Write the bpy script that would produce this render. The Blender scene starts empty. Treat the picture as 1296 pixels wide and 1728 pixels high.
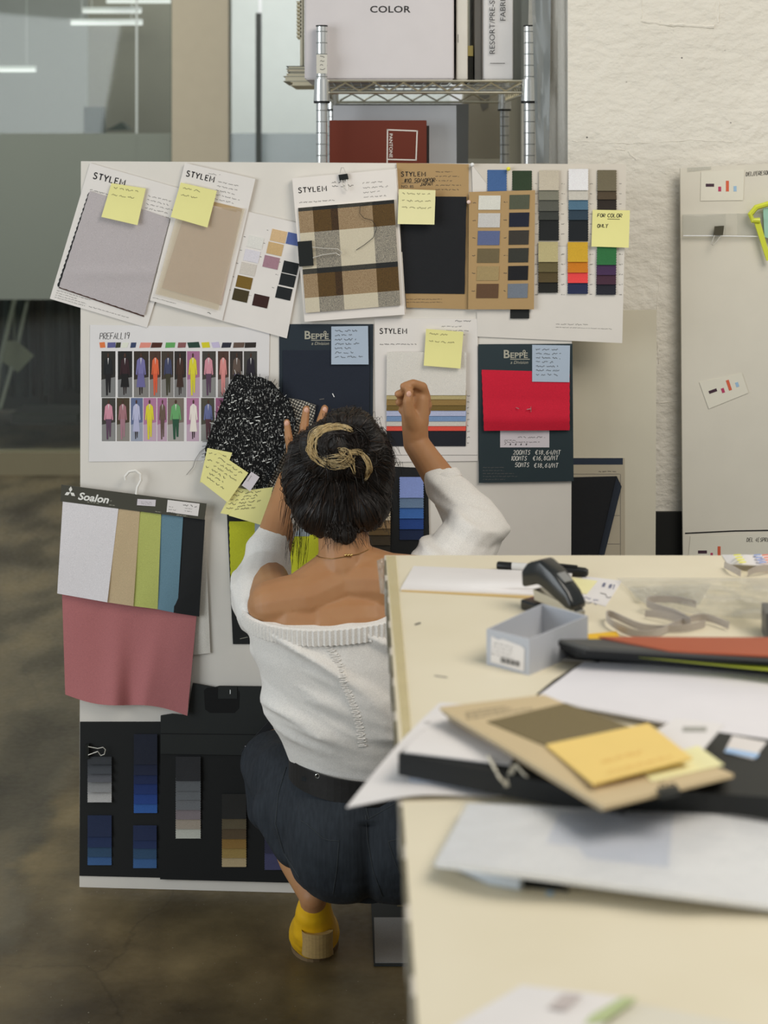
import bpy, bmesh, math, random
import numpy as np
from mathutils import Vector, Matrix, noise
from mathutils.bvhtree import BVHTree
random.seed(7)
R = random.random
SC = bpy.context.scene
COL = SC.collection
# ------------------------------------------------------------------ camera, world, lights, exposure
FPX, CX, HY, EYE = 2764.0, 648.0, 250.0, 1.54
cam = bpy.data.cameras.new('camera')
cam.sensor_fit = 'VERTICAL'; cam.sensor_height = 36; cam.sensor_width = 27
cam.lens = FPX / 1728 * 36
cam.shift_y = -(864 - HY) / 1728
cam.clip_start = .05; cam.clip_end = 100
cam.dof.use_dof = True; cam.dof.focus_distance = 3.2; cam.dof.aperture_fstop = 4.6
co = bpy.data.objects.new('camera', cam); COL.objects.link(co)
co.location = (0, 0, EYE); co.rotation_euler = (math.radians(90), 0, 0)
SC.camera = co
SC.view_settings.view_transform = 'Standard'; SC.view_settings.look = 'None'
SC.view_settings.gamma = 1; SC.view_settings.use_curve_mapping = False
SC.view_settings.exposure = 0.0
W = bpy.data.worlds.new('world'); SC.world = W; W.use_nodes = True
W.node_tree.nodes['Background'].inputs[0].default_value = (.86, .95, 1.0, 1)
W.node_tree.nodes['Background'].inputs[1].default_value = .33

def area(name, loc, target, sx, sy, power, col):
    l = bpy.data.lights.new(name, 'AREA'); l.shape = 'RECTANGLE'; l.size = sx; l.size_y = sy
    l.energy = power; l.color = col
    o = bpy.data.objects.new(name, l); COL.objects.link(o); o.location = loc
    o.rotation_euler = (Vector(target) - Vector(loc)).to_track_quat('-Z', 'Y').to_euler()
    return o
area('window_daylight', (-3.5, .9, 1.55), (-.2, 3.4, .5), 2.6, 2.4, 84, (.90, .96, 1.0))
area('ceiling_light_warm', (1.5, 1.2, 3.15), (.7, 2.6, .9), 1.6, 1.6, 56, (1.0, .93, .83))
area('ceiling_light_room', (-1.6, 5.4, 3.15), (-1.5, 7.2, .6), 1.6, 1.2, 62, (1.0, .97, .90))
area('ceiling_light_beyond', (-1.9, 9.3, 3.1), (-1.9, 10.5, 1.0), 1.8, .8, 12, (1.0, 1.0, .97))
area('daylight_beyond_door', (-.2, 8.8, 3.0), (-.3, 10.5, 1.6), 1.6, .9, 30, (.97, .98, 1.0))

# ------------------------------------------------------------------ helpers
def lin(c):
    c = c / 255.0
    return c / 12.92 if c <= .04045 else ((c + .055) / 1.055) ** 2.4
def P(px, py, D): return Vector(((px - CX) / FPX * D, D, EYE + (HY - py) / FPX * D))
class Frame:
    def __init__(s, p, n): s.p = Vector(p); s.n = Vector(n).normalized()
    def at(s, px, py, off=0):
        d = Vector(((px - CX) / FPX, 1, (HY - py) / FPX)); o = Vector((0, 0, EYE))
        t = (s.p + s.n * off - o).dot(s.n) / d.dot(s.n)
        return o + d * t
MATS = {}
def M(name, rgb=(200, 200, 200), rough=.75, kind='plain', k=1.3, metal=0, rgb2=None, scale=1, bump=None, spec=.35):
    if name in MATS: return MATS[name]
    m = bpy.data.materials.new(name); m.use_nodes = True; MATS[name] = m
    nt = m.node_tree; N = nt.nodes; L = nt.links; b = N['Principled BSDF']
    c = [min(.88, lin(x) * k) for x in rgb] + [1]
    c2 = [min(.88, lin(x) * k) for x in rgb2] + [1] if rgb2 else None
    b.inputs['Base Color'].default_value = c; b.inputs['Roughness'].default_value = rough
    b.inputs['Metallic'].default_value = metal; b.inputs['Specular IOR Level'].default_value = spec
    tc = N.new('ShaderNodeTexCoord')
    def nz(sc, det=3, vec=None, stretch=None):
        n = N.new('ShaderNodeTexNoise'); n.inputs['Scale'].default_value = sc; n.inputs['Detail'].default_value = det
        v = vec or tc.outputs['Object']
        if stretch:
            mp = N.new('ShaderNodeMapping'); mp.inputs['Scale'].default_value = stretch; L.new(v, mp.inputs['Vector']); v = mp.outputs['Vector']
        L.new(v, n.inputs['Vector']); return n.outputs['Fac']
    def ramp(fac, stops):
        r = N.new('ShaderNodeValToRGB'); e = r.color_ramp.elements
        while len(e) < len(stops): e.new(.5)
        for i, (p_, q) in enumerate(stops): e[i].position = p_; e[i].color = q
        L.new(fac, r.inputs['Fac']); return r.outputs['Color']
    def bmp(h, st, dist=.001):
        n = N.new('ShaderNodeBump'); n.inputs['Strength'].default_value = st; n.inputs['Distance'].default_value = dist
        L.new(h, n.inputs['Height'])
        return n
    def mixc(f, a, bb, mode='MIX'):
        x = N.new('ShaderNodeMix'); x.data_type = 'RGBA'; x.blend_type = mode
        for s_, v in ((0, f), (6, a), (7, bb)):
            if hasattr(v, 'links'): L.new(v, x.inputs[s_])
            else: x.inputs[s_].default_value = v
        return x.outputs[2]
    g = lambda v: (v, v, v, 1)
    if kind == 'paper':
        col = ramp(nz(14 * scale, 4), [(.35, [x * .965 for x in c[:3]] + [1]), (.7, c)]); L.new(col, b.inputs['Base Color'])
        n = bmp(nz(7 * scale), .25 if bump is None else bump, .004); L.new(n.outputs[0], b.inputs['Normal'])
    elif kind == 'fabric':
        col = ramp(nz(900 * scale, 1), [(.3, [x * .86 for x in c[:3]] + [1]), (.7, [min(.9, x * 1.08) for x in c[:3]] + [1])]); L.new(col, b.inputs['Base Color'])
        n = bmp(nz(25 * scale, 3), .35 if bump is None else bump, .004)
        n2 = bmp(nz(1200 * scale, 0), .25, .0006); L.new(n.outputs[0], n2.inputs['Normal']); L.new(n2.outputs[0], b.inputs['Normal'])
        b.inputs['Sheen Weight'].default_value = .08
    elif kind == 'weave':      # two-colour yarn mix
        col = ramp(nz(700 * scale, 1), [(.40, c), (.60, c2)]); L.new(col, b.inputs['Base Color'])
        n2 = bmp(nz(900 * scale, 0), .4, .0008); L.new(n2.outputs[0], b.inputs['Normal'])
    elif kind == 'tweed':
        f1 = nz(1, 2, stretch=(150, 90, 620)); f2 = nz(1, 2, stretch=(620, 90, 140))
        a1 = ramp(f1, [(.67, g(0)), (.70, g(1))]); a2 = ramp(f2, [(.62, g(0)), (.65, g(1))])
        mx = N.new('ShaderNodeMix'); mx.data_type = 'RGBA'; mx.blend_type = 'LIGHTEN'; mx.inputs[0].default_value = 1
        L.new(a1, mx.inputs[6]); L.new(a2, mx.inputs[7])
        L.new(mixc(mx.outputs[2], c, c2), b.inputs['Base Color'])
        n2 = bmp(nz(260, 2), 1.0, .004); L.new(n2.outputs[0], b.inputs['Normal'])
    elif kind == 'basket':
        ck = N.new('ShaderNodeTexWave'); ck.inputs['Scale'].default_value = 75; ck.inputs['Distortion'].default_value = 1.5; ck.inputs['Detail'].default_value = 0
        ck.bands_direction = 'DIAGONAL'; mp = N.new('ShaderNodeMapping'); mp.inputs['Rotation'].default_value = (0, .3, 0); L.new(tc.outputs['Object'], mp.inputs[0]); L.new(mp.outputs[0], ck.inputs['Vector'])
        w2 = N.new('ShaderNodeTexWave'); w2.inputs['Scale'].default_value = 75; w2.inputs['Distortion'].default_value = 1.5; w2.inputs['Detail'].default_value = 0
        w2.bands_direction = 'DIAGONAL'; mp2 = N.new('ShaderNodeMapping'); mp2.inputs['Scale'].default_value = (-1, 1, 1); L.new(mp.outputs[0], mp2.inputs[0]); L.new(mp2.outputs[0], w2.inputs['Vector'])
        mu = N.new('ShaderNodeMath'); mu.operation = 'MULTIPLY'; L.new(ck.outputs['Fac'], mu.inputs[0]); L.new(w2.outputs['Fac'], mu.inputs[1])
        L.new(ramp(mu.outputs[0], [(.12, c2), (.22, c)]), b.inputs['Base Color'])
        n2 = bmp(mu.outputs[0], .8, .003); L.new(n2.outputs[0], b.inputs['Normal'])
    elif kind == 'floor':
        big = nz(1.1, 6); mid = nz(5, 6); fin = nz(60, 4)
        base = ramp(mid, [(.28, (.080, .058, .027, 1)), (.48, (.145, .107, .050, 1)), (.70, (.240, .178, .085, 1))])
        dark = ramp(big, [(.40, g(.55)), (.50, g(1.0))])
        cc = mixc(1.0, base, dark, 'MULTIPLY')
        sp = N.new('ShaderNodeTexVoronoi'); sp.inputs['Scale'].default_value = 85; L.new(tc.outputs['Object'], sp.inputs['Vector'])
        spr = ramp(sp.outputs['Distance'], [(.06, g(1)), (.13, g(0))])
        sel = ramp(nz(37, 2), [(.56, g(0)), (.62, g(1))])
        spm = mixc(1.0, spr, sel, 'MULTIPLY')
        cc = mixc(spm, cc, (.36, .32, .24, 1))
        sel2 = ramp(nz(41, 2, stretch=(1.3, 1, 1)), [(.58, g(0)), (.64, g(1))])
        sp2 = N.new('ShaderNodeTexVoronoi'); sp2.inputs['Scale'].default_value = 70; sp2.inputs['Randomness'].default_value = .9; L.new(tc.outputs['Object'], sp2.inputs['Vector'])
        spr2 = ramp(sp2.outputs['Distance'], [(.05, g(1)), (.12, g(0))])
        cc = mixc(mixc(1.0, spr2, sel2, 'MULTIPLY'), cc, (.018, .015, .01, 1))
        # a patched grey strip of old boards along the left of the floor
        sx = N.new('ShaderNodeSeparateXYZ'); L.new(tc.outputs['Object'], sx.inputs[0])
        ad = N.new('ShaderNodeMath'); ad.operation = 'MULTIPLY_ADD'; L.new(mid, ad.inputs[0]); ad.inputs[1].default_value = .22; L.new(sx.outputs['X'], ad.inputs[2])
        ad2 = N.new('ShaderNodeMath'); ad2.operation = 'MULTIPLY_ADD'; L.new(sx.outputs['Y'], ad2.inputs[0]); ad2.inputs[1].default_value = .02; L.new(ad.outputs[0], ad2.inputs[2])
        mr = N.new('ShaderNodeMapRange'); mr.inputs['From Min'].default_value = -.60; mr.inputs['From Max'].default_value = -.55
        L.new(ad2.outputs[0], mr.inputs['Value'])
        strip = ramp(nz(1, 5, stretch=(5, 2.5, 1)), [(.30, (.055, .044, .026, 1)), (.47, (.092, .076, .046, 1)), (.53, (.125, .102, .062, 1)), (.74, (.185, .145, .080, 1))])
        inv = N.new('ShaderNodeMath'); inv.operation = 'SUBTRACT'; inv.inputs[0].default_value = 1; L.new(mr.outputs[0], inv.inputs[1])
        cc = mixc(inv.outputs[0], cc, strip)
        # cracks
        vc = N.new('ShaderNodeTexVoronoi'); vc.feature = 'DISTANCE_TO_EDGE'; vc.inputs['Scale'].default_value = 1.5
        mp = N.new('ShaderNodeMapping'); L.new(tc.outputs['Object'], mp.inputs[0]); 
        nn = N.new('ShaderNodeTexNoise'); nn.inputs['Scale'].default_value = 4; nn.inputs['Detail'].default_value = 5; L.new(tc.outputs['Object'], nn.inputs['Vector'])
        va = N.new('ShaderNodeMix'); va.data_type = 'VECTOR'; va.inputs[0].default_value = .25; L.new(tc.outputs['Object'], va.inputs[4]); L.new(nn.outputs['Color'], va.inputs[5])
        L.new(va.outputs[1], vc.inputs['Vector'])
        cr = ramp(vc.outputs['Distance'], [(.002, g(.75)), (.006, g(1))])
        cc = mixc(.8, cc, mixc(1.0, cc, cr, 'MULTIPLY'))
        L.new(cc, b.inputs['Base Color'])
        rr = ramp(fin, [(.3, g(.34)), (.7, g(.55))]); L.new(rr, b.inputs['Roughness'])
        n2 = bmp(mid, .3, .004); n3 = bmp(spm, .3, .001); L.new(n2.outputs[0], n3.inputs['Normal']); L.new(n3.outputs[0], b.inputs['Normal'])
    elif kind == 'plaster':
        a = nz(1, 6, stretch=(8, 8, 10)); bb = nz(1, 4, stretch=(36, 36, 50)); lo = nz(3, 4)
        h = N.new('ShaderNodeMath'); h.operation = 'MULTIPLY_ADD'; L.new(a, h.inputs[0]); h.inputs[1].default_value = 1.7; L.new(bb, h.inputs[2])
        st = nz(1, 3, stretch=(3, 3, 30))
        h2 = N.new('ShaderNodeMath'); h2.operation = 'MULTIPLY_ADD'; L.new(st, h2.inputs[0]); h2.inputs[1].default_value = .25; L.new(h.outputs[0], h2.inputs[2])
        n2 = bmp(h2.outputs[0], .75, .0075); L.new(n2.outputs[0], b.inputs['Normal'])
        base = ramp(lo, [(.3, [x * .93 for x in c[:3]] + [1]), (.7, c)])
        v = N.new('ShaderNodeTexVoronoi'); v.inputs['Scale'].default_value = 34; L.new(tc.outputs['Object'], v.inputs['Vector'])
        pit = ramp(v.outputs['Distance'], [(.05, g(1)), (.085, g(0))]); sel = ramp(nz(9, 2), [(.60, g(0)), (.65, g(1))])
        L.new(mixc(mixc(1.0, pit, sel, 'MULTIPLY'), base, (.12, .11, .10, 1)), b.inputs['Base Color'])
    elif kind == 'skin':
        col = ramp(nz(18, 3), [(.35, [c[0] * .93, c[1] * .88, c[2] * .85, 1]), (.65, c)]); L.new(col, b.inputs['Base Color'])
        b.inputs['Subsurface Weight'].default_value = .12; b.inputs['Subsurface Radius'].default_value = (.012, .005, .003); b.inputs['Subsurface Scale'].default_value = .5
        n2 = bmp(nz(400, 2), .12, .0008); L.new(n2.outputs[0], b.inputs['Normal'])
    elif kind == 'denim':
        wv = nz(1, 3, stretch=(220, 60, 30)); lo = nz(9, 3)
        col = ramp(wv, [(.3, [x * .7 for x in c[:3]] + [1]), (.7, c2)]); L.new(mixc(.5, col, ramp(lo, [(.3, c), (.7, c2)])), b.inputs['Base Color'])
        n2 = bmp(nz(16, 3), .5, .008); n3 = bmp(wv, .2, .0008); L.new(n2.outputs[0], n3.inputs['Normal']); L.new(n3.outputs[0], b.inputs['Normal'])
    elif kind == 'wood':
        wv = nz(1, 4, stretch=(40, 300, 300)); col = ramp(wv, [(.3, c), (.7, c2)]); L.new(col, b.inputs['Base Color'])
    elif kind == 'hair':
        st = nz(1, 2, stretch=(150, 150, 12)); L.new(ramp(st, [(.35, c), (.75, c2)]), b.inputs['Base Color'])
        n2 = bmp(st, .7, .004); L.new(n2.outputs[0], b.inputs['Normal'])
    elif kind == 'table':
        col = ramp(nz(5, 5), [(.3, [c[0] * .95, c[1] * .94, c[2] * .91, 1]), (.65, c)])
        v = N.new('ShaderNodeTexVoronoi'); v.inputs['Scale'].default_value = 13; L.new(tc.outputs['Object'], v.inputs['Vector'])
        pit = ramp(v.outputs['Distance'], [(.014, g(1)), (.03, g(0))]); sel = ramp(nz(6, 2), [(.58, g(0)), (.62, g(1))])
        L.new(mixc(mixc(1.0, pit, sel, 'MULTIPLY'), col, (.3, .25, .2, 1)), b.inputs['Base Color'])
        n2 = bmp(nz(30, 3), .12, .002); L.new(n2.outputs[0], b.inputs['Normal'])
    elif kind in ('clear', 'film', 'bag', 'frost', 'mesh'):
        tr = N.new('ShaderNodeBsdfTransparent'); tr.inputs[0].default_value = tuple(list([lin(x) for x in rgb]) + [1])
        gl = N.new('ShaderNodeBsdfGlossy'); gl.inputs['Roughness'].default_value = rough
        fr = N.new('ShaderNodeLayerWeight'); pw_ = N.new('ShaderNodeMath'); pw_.operation = 'POWER'; L.new(fr.outputs['Facing'], pw_.inputs[0]); pw_.inputs[1].default_value = 4.5
        ma_ = N.new('ShaderNodeMath'); ma_.operation = 'MULTIPLY_ADD'; L.new(pw_.outputs[0], ma_.inputs[0]); ma_.inputs[1].default_value = .35; ma_.inputs[2].default_value = .03
        mx = N.new('ShaderNodeMixShader'); L.new(ma_.outputs[0], mx.inputs[0]); L.new(tr.outputs[0], mx.inputs[1]); L.new(gl.outputs[0], mx.inputs[2])
        out = mx.outputs[0]
        if kind != 'clear':
            df = N.new('ShaderNodeBsdfDiffuse'); df.inputs[0].default_value = tuple([min(.85, lin(x) * k) for x in (rgb2 or rgb)]) + (1,)
            tl = N.new('ShaderNodeBsdfTranslucent'); tl.inputs[0].default_value = df.inputs[0].default_value
            md = N.new('ShaderNodeMixShader'); md.inputs[0].default_value = .45; L.new(df.outputs[0], md.inputs[1]); L.new(tl.outputs[0], md.inputs[2])
            m2 = N.new('ShaderNodeMixShader'); m2.inputs[0].default_value = {'film': .25, 'bag': .12, 'frost': .80, 'mesh': .72}[kind]
            L.new(out, m2.inputs[1]); L.new(md.outputs[0], m2.inputs[2]); out = m2.outputs[0]
        if kind == 'bag':
            n2 = bmp(nz(28, 4), .8, .01); L.new(n2.outputs[0], gl.inputs['Normal'])
        L.new(out, N['Material Output'].inputs['Surface'])
    elif kind == 'glow':
        b.inputs['Emission Color'].default_value = c; b.inputs['Emission Strength'].default_value = scale
    elif kind == 'metal':
        b.inputs['Metallic'].default_value = 1
    return m
def rgbm(rgb, kind='fabric', **kw):
    return M('%s_%d_%d_%d' % ((kind,) + tuple(rgb)), rgb, kind=kind, **kw)

WL = {}
class B:
    """collects shapes and links them as one mesh object"""
    def __init__(s, fr=None): s.fr = fr; s.v = []; s.f = []; s.mi = []; s.mats = []
    def mid(s, m):
        if m not in s.mats: s.mats.append(m)
        return s.mats.index(m)
    def add(s, V, F, m):
        o = len(s.v); i = s.mid(m); s.v += [Vector(x) for x in V]
        for f in F: s.f.append(tuple(a + o for a in f)); s.mi.append(i)
        return s
    def patch(s, q, m, off=0, th=.0006, nu=1, nv=1, bulge=None, zig=0, zb=False, fr=None, us=None, vs=None, cellm=None, warp=None):
        fr = fr or s.fr
        us = us or [i / nu for i in range(nu + 1)]; vs = vs or [j / nv for j in range(nv + 1)]
        nu, nv = len(us) - 1, len(vs) - 1
        a, b_, c, d = [Vector(x).to_2d() for x in q]
        V = []
        for j, v in enumerate(vs):
            for i, u in enumerate(us):
                p = (a * (1 - u) + b_ * u) * (1 - v) + (d * (1 - u) + c * u) * v
                if zig and i in (0, nu): p = p + (b_ - a).normalized() * (zig if j % 2 else 0) * (1 if i else -1)
                if zb and j == nv: p = p + (d - a).normalized() * (zig if i % 2 else 0)
                if warp: p = p + Vector(warp(u, v))
                h = bulge(u, v) if bulge else 0
                V.append(fr.at(p.x, p.y, off + th + h))
        n = len(V); V += [x - fr.n * th for x in V[:n]]
        w = nu + 1; F = []; cells = []
        for j in range(nv):
            for i in range(nu):
                k = j * w + i; F.append((k, k + w, k + w + 1, k + 1)); cells.append((i, j))
        nf = len(F)
        for f in F[:nf]: F.append(tuple(x + n for x in reversed(f)))
        rim = [i for i in range(w)] + [j * w + nu for j in range(1, nv + 1)] + [nv * w + i for i in range(nu - 1, -1, -1)] + [j * w for j in range(nv - 1, 0, -1)]
        for i, r in enumerate(rim):
            r2 = rim[(i + 1) % len(rim)]; F.append((r, r2, r2 + n, r + n))
        if cellm:
            o = len(s.v); s.v += V
            for k, f in enumerate(F):
                mm = cellm(*cells[k % nf]) if k < 2 * nf else m
                s.f.append(tuple(x + o for x in f)); s.mi.append(s.mid(mm))
        else: s.add(V, F, m)
        return s
    def rect(s, x0, y0, x1, y1, m, **k): return s.patch([(x0, y0), (x1, y0), (x1, y1), (x0, y1)], m, **k)
    def poly(s, pts, m, off=0, th=.0006, fr=None, bulge=None):
        fr = fr or s.fr; n = len(pts)
        V = [fr.at(p[0], p[1], off + th + (bulge(*p[:2]) if bulge else 0)) for p in pts]; V += [x - fr.n * th for x in V]
        F = [tuple(range(n)), tuple(range(2 * n - 1, n - 1, -1))] + [(i, (i + 1) % n, (i + 1) % n + n, i + n) for i in range(n)]
        return s.add(V, F, m)
    def stroke(s, pts, m, w=1.2, off=.0002, fr=None):
        fr = fr or s.fr; V = []; F = []
        P2 = [Vector(p) for p in pts]
        for i, p in enumerate(P2):
            t = (P2[min(i + 1, len(P2) - 1)] - P2[max(i - 1, 0)])
            t = t.normalized() if t.length > 1e-6 else Vector((1, 0)); nn = Vector((-t.y, t.x)) * w / 2
            for q in (p - nn, p + nn): V.append(fr.at(q.x, q.y, off))
            if i: F.append((2 * i - 2, 2 * i - 1, 2 * i + 1, 2 * i))
        return s.add(V, F, m)
    def scrib(s, x, y, ln, h, m, ang=0, w=.8, off=.0002, gap=.2):
        ca, sa = math.cos(math.radians(ang)), math.sin(math.radians(ang)); t = 0
        while t < ln:
            wl = min(ln - t, h * (1.5 + 3.5 * R())); pts = []; k = 0.0
            while k <= wl:
                yy = (R() - .5) * h; pts.append((x + (t + k) * ca - yy * sa, y + (t + k) * sa + yy * ca)); k += h * .42
            if len(pts) > 1: s.stroke(pts, m, w, off)
            t += wl + h * (.5 + gap * 2)
        return s
    def lines(s, x, y, ln, n, dy, h, m, ang=0, w=.8, off=.0002):
        sa, ca = math.sin(math.radians(ang)), math.cos(math.radians(ang))
        for i in range(n): s.scrib(x - i * dy * sa, y + i * dy * ca, ln * (.55 + .45 * R()), h, m, ang, w, off)
        return s
    def hand(s, txt, x, y, h, m, ang=0, w=1.3, off=.0002, slant=.15, sp=1.0):
        ca, sa = math.cos(math.radians(ang)), math.sin(math.radians(ang)); cx = 0
        for ch in txt:
            for st in STROKES.get(ch, []):
                pts = []
                for (a, b_) in st:
                    lx = cx + a / 4 * h * .62 * sp + b_ / 6 * h * slant + (R() - .5) * h * .03; ly = -b_ / 6 * h + (R() - .5) * h * .04
                    pts.append((x + lx * ca - ly * sa, y + lx * sa + ly * ca))
                s.stroke(pts, m, w, off)
            cx += h * (.85 if ch not in '1,I /' else .55) * sp
        return s
    def text(s, txt, x, y, h, m, ang=0, off=.0002, bold=0, xs=1.0, fr=None, space=1.0, th=.0002, shear=0):
        fr = fr or s.fr
        c = bpy.data.curves.new('lettering', 'FONT'); c.body = txt; c.size = 1; c.offset = bold; c.resolution_u = 3; c.space_character = space; c.shear = shear
        o = bpy.data.objects.new('lettering', c); COL.objects.link(o)
        dg = bpy.context.evaluated_depsgraph_get(); me = bpy.data.meshes.new_from_object(o.evaluated_get(dg))
        k = h / .729; ca, sa = math.cos(math.radians(ang)), math.sin(math.radians(ang)); V = []
        for v in me.vertices:
            a, b_ = v.co.x * k * xs, -v.co.y * k
            V.append(fr.at(x + a * ca - b_ * sa, y + a * sa + b_ * ca, off))
        s.add(V, [tuple(p.vertices) for p in me.polygons], m)
        bpy.data.objects.remove(o); bpy.data.meshes.remove(me); bpy.data.curves.remove(c)
        return s
    def mono(s, txt, x, y, h, m, ang=0, off=.0002, w=1.6, xs=1.0):
        """geometric single-line capitals"""
        ca, sa = math.cos(math.radians(ang)), math.sin(math.radians(ang)); cx = 0
        for ch in txt:
            for st in MONO.get(ch, []):
                s.stroke([(x + (cx + a * h * xs) * ca + b_ * h * sa, y + (cx + a * h * xs) * sa - b_ * h * ca) for a, b_ in st], m, w, off)
            cx += h * xs * {'M': 1.22, 'Y': 1.0}.get(ch, .92)
        return s
    def tube(s, pts, r, m, n=8, cap=True):
        pts = [Vector(p) for p in pts]; rs = r if isinstance(r, (list, tuple)) else [r] * len(pts); V = []; F = []
        up = None
        for i, p in enumerate(pts):
            t = (pts[min(i + 1, len(pts) - 1)] - pts[max(i - 1, 0)]).normalized()
            if up is None: up = t.orthogonal().normalized()
            up = (up - t * up.dot(t)).normalized(); w = t.cross(up)
            for k in range(n):
                a = 2 * math.pi * k / n; V.append(p + (up * math.cos(a) + w * math.sin(a)) * rs[i])
            if i:
                for k in range(n): F.append(((i - 1) * n + k, (i - 1) * n + (k + 1) % n, i * n + (k + 1) % n, i * n + k))
        if cap: F += [tuple(range(n - 1, -1, -1)), tuple(range((len(pts) - 1) * n, len(pts) * n))]
        return s.add(V, F, m)
    def band(s, pts, side, w, m, th=.0004):
        """flat strip of width w along world points; side = width direction(s)"""
        V = []; F = []; n = len(pts); pts = [Vector(p) for p in pts]
        for i, p in enumerate(pts):
            sd = Vector(side[i] if isinstance(side, list) else side).normalized() * w / 2
            t = (pts[min(i + 1, n - 1)] - pts[max(i - 1, 0)]).normalized(); nr = sd.cross(t).normalized() * th
            V += [p - sd, p + sd, p + sd + nr, p - sd + nr]
            if i:
                a, b_ = 4 * i - 4, 4 * i
                for k in range(4): F.append((a + k, a + (k + 1) % 4, b_ + (k + 1) % 4, b_ + k))
        F += [(0, 1, 2, 3), (4 * n - 1, 4 * n - 2, 4 * n - 3, 4 * n - 4)]
        return s.add(V, F, m)
    def box(s, c, d, m, rz=0, bev=0):
        bm = bmesh.new(); bmesh.ops.create_cube(bm, size=1)
        bmesh.ops.scale(bm, verts=bm.verts, vec=d)
        if bev: bmesh.ops.bevel(bm, geom=bm.edges[:], offset=bev, segments=2, affect='EDGES')
        bmesh.ops.rotate(bm, verts=bm.verts, matrix=Matrix.Rotation(rz, 3, 'Z')); bmesh.ops.translate(bm, verts=bm.verts, vec=c)
        bm.verts.index_update(); V = [v.co.copy() for v in bm.verts]; F = [tuple(v.index for v in f.verts) for f in bm.faces]; bm.free()
        return s.add(V, F, m)
    def prism(s, base, h, m):
        """base: list of (x,y,z); extruded up by vector h"""
        n = len(base); V = [Vector(p) for p in base] + [Vector(p) + Vector(h) for p in base]
        return s.add(V, [tuple(range(n - 1, -1, -1)), tuple(range(n, 2 * n))] + [(i, (i + 1) % n, (i + 1) % n + n, i + n) for i in range(n)], m)
    def ell(s, c, r, m, nu=16, nv=10):
        V = []; F = []; c = Vector(c)
        for j in range(nv + 1):
            a = math.pi * j / nv
            for i in range(nu):
                t = 2 * math.pi * i / nu; V.append(c + Vector((r[0] * math.sin(a) * math.cos(t), r[1] * math.sin(a) * math.sin(t), r[2] * math.cos(a))))
        for j in range(nv):
            for i in range(nu): F.append((j * nu + i, (j + 1) * nu + i, (j + 1) * nu + (i + 1) % nu, j * nu + (i + 1) % nu))
        return s.add(V, F, m)
    def build(s, name, parent=None, label=None, cat=None, group=None, kind=None, smooth=False, base=False, loc=None):
        me = bpy.data.meshes.new(name)
        if parent is not None: o0 = WL[parent]
        elif loc is not None: o0 = Vector(loc)
        else:
            o0 = sum(s.v, Vector()) / len(s.v)
            if base: o0.z = min(v.z for v in s.v)
        me.from_pydata([v - o0 for v in s.v], [], s.f)
        for m in s.mats: me.materials.append(m)
        me.polygons.foreach_set('material_index', s.mi)
        if smooth: me.polygons.foreach_set('use_smooth', [True] * len(me.polygons))
        me.validate(); me.update()
        if smooth: me.set_sharp_from_angle(angle=math.radians(42))
        ob = bpy.data.objects.new(name, me); COL.objects.link(ob)
        if parent is not None: ob.parent = parent
        else: ob.location = o0
        WL[ob] = o0.copy()
        return tag(ob, label, cat, group, kind)
def tag(o, label=None, cat=None, group=None, kind=None):
    for k_, v_ in (('label', label), ('category', cat), ('group', group), ('kind', kind)):
        if v_: o[k_] = v_
    return o
def empty(name, loc, label, cat, group=None):
    o = bpy.data.objects.new(name, None); COL.objects.link(o); o.location = loc; o.empty_display_size = .05; WL[o] = Vector(loc)
    return tag(o, label, cat, group)
def shade(o, ang=None):
    o.data.polygons.foreach_set('use_smooth', [True] * len(o.data.polygons)); return o

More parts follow.
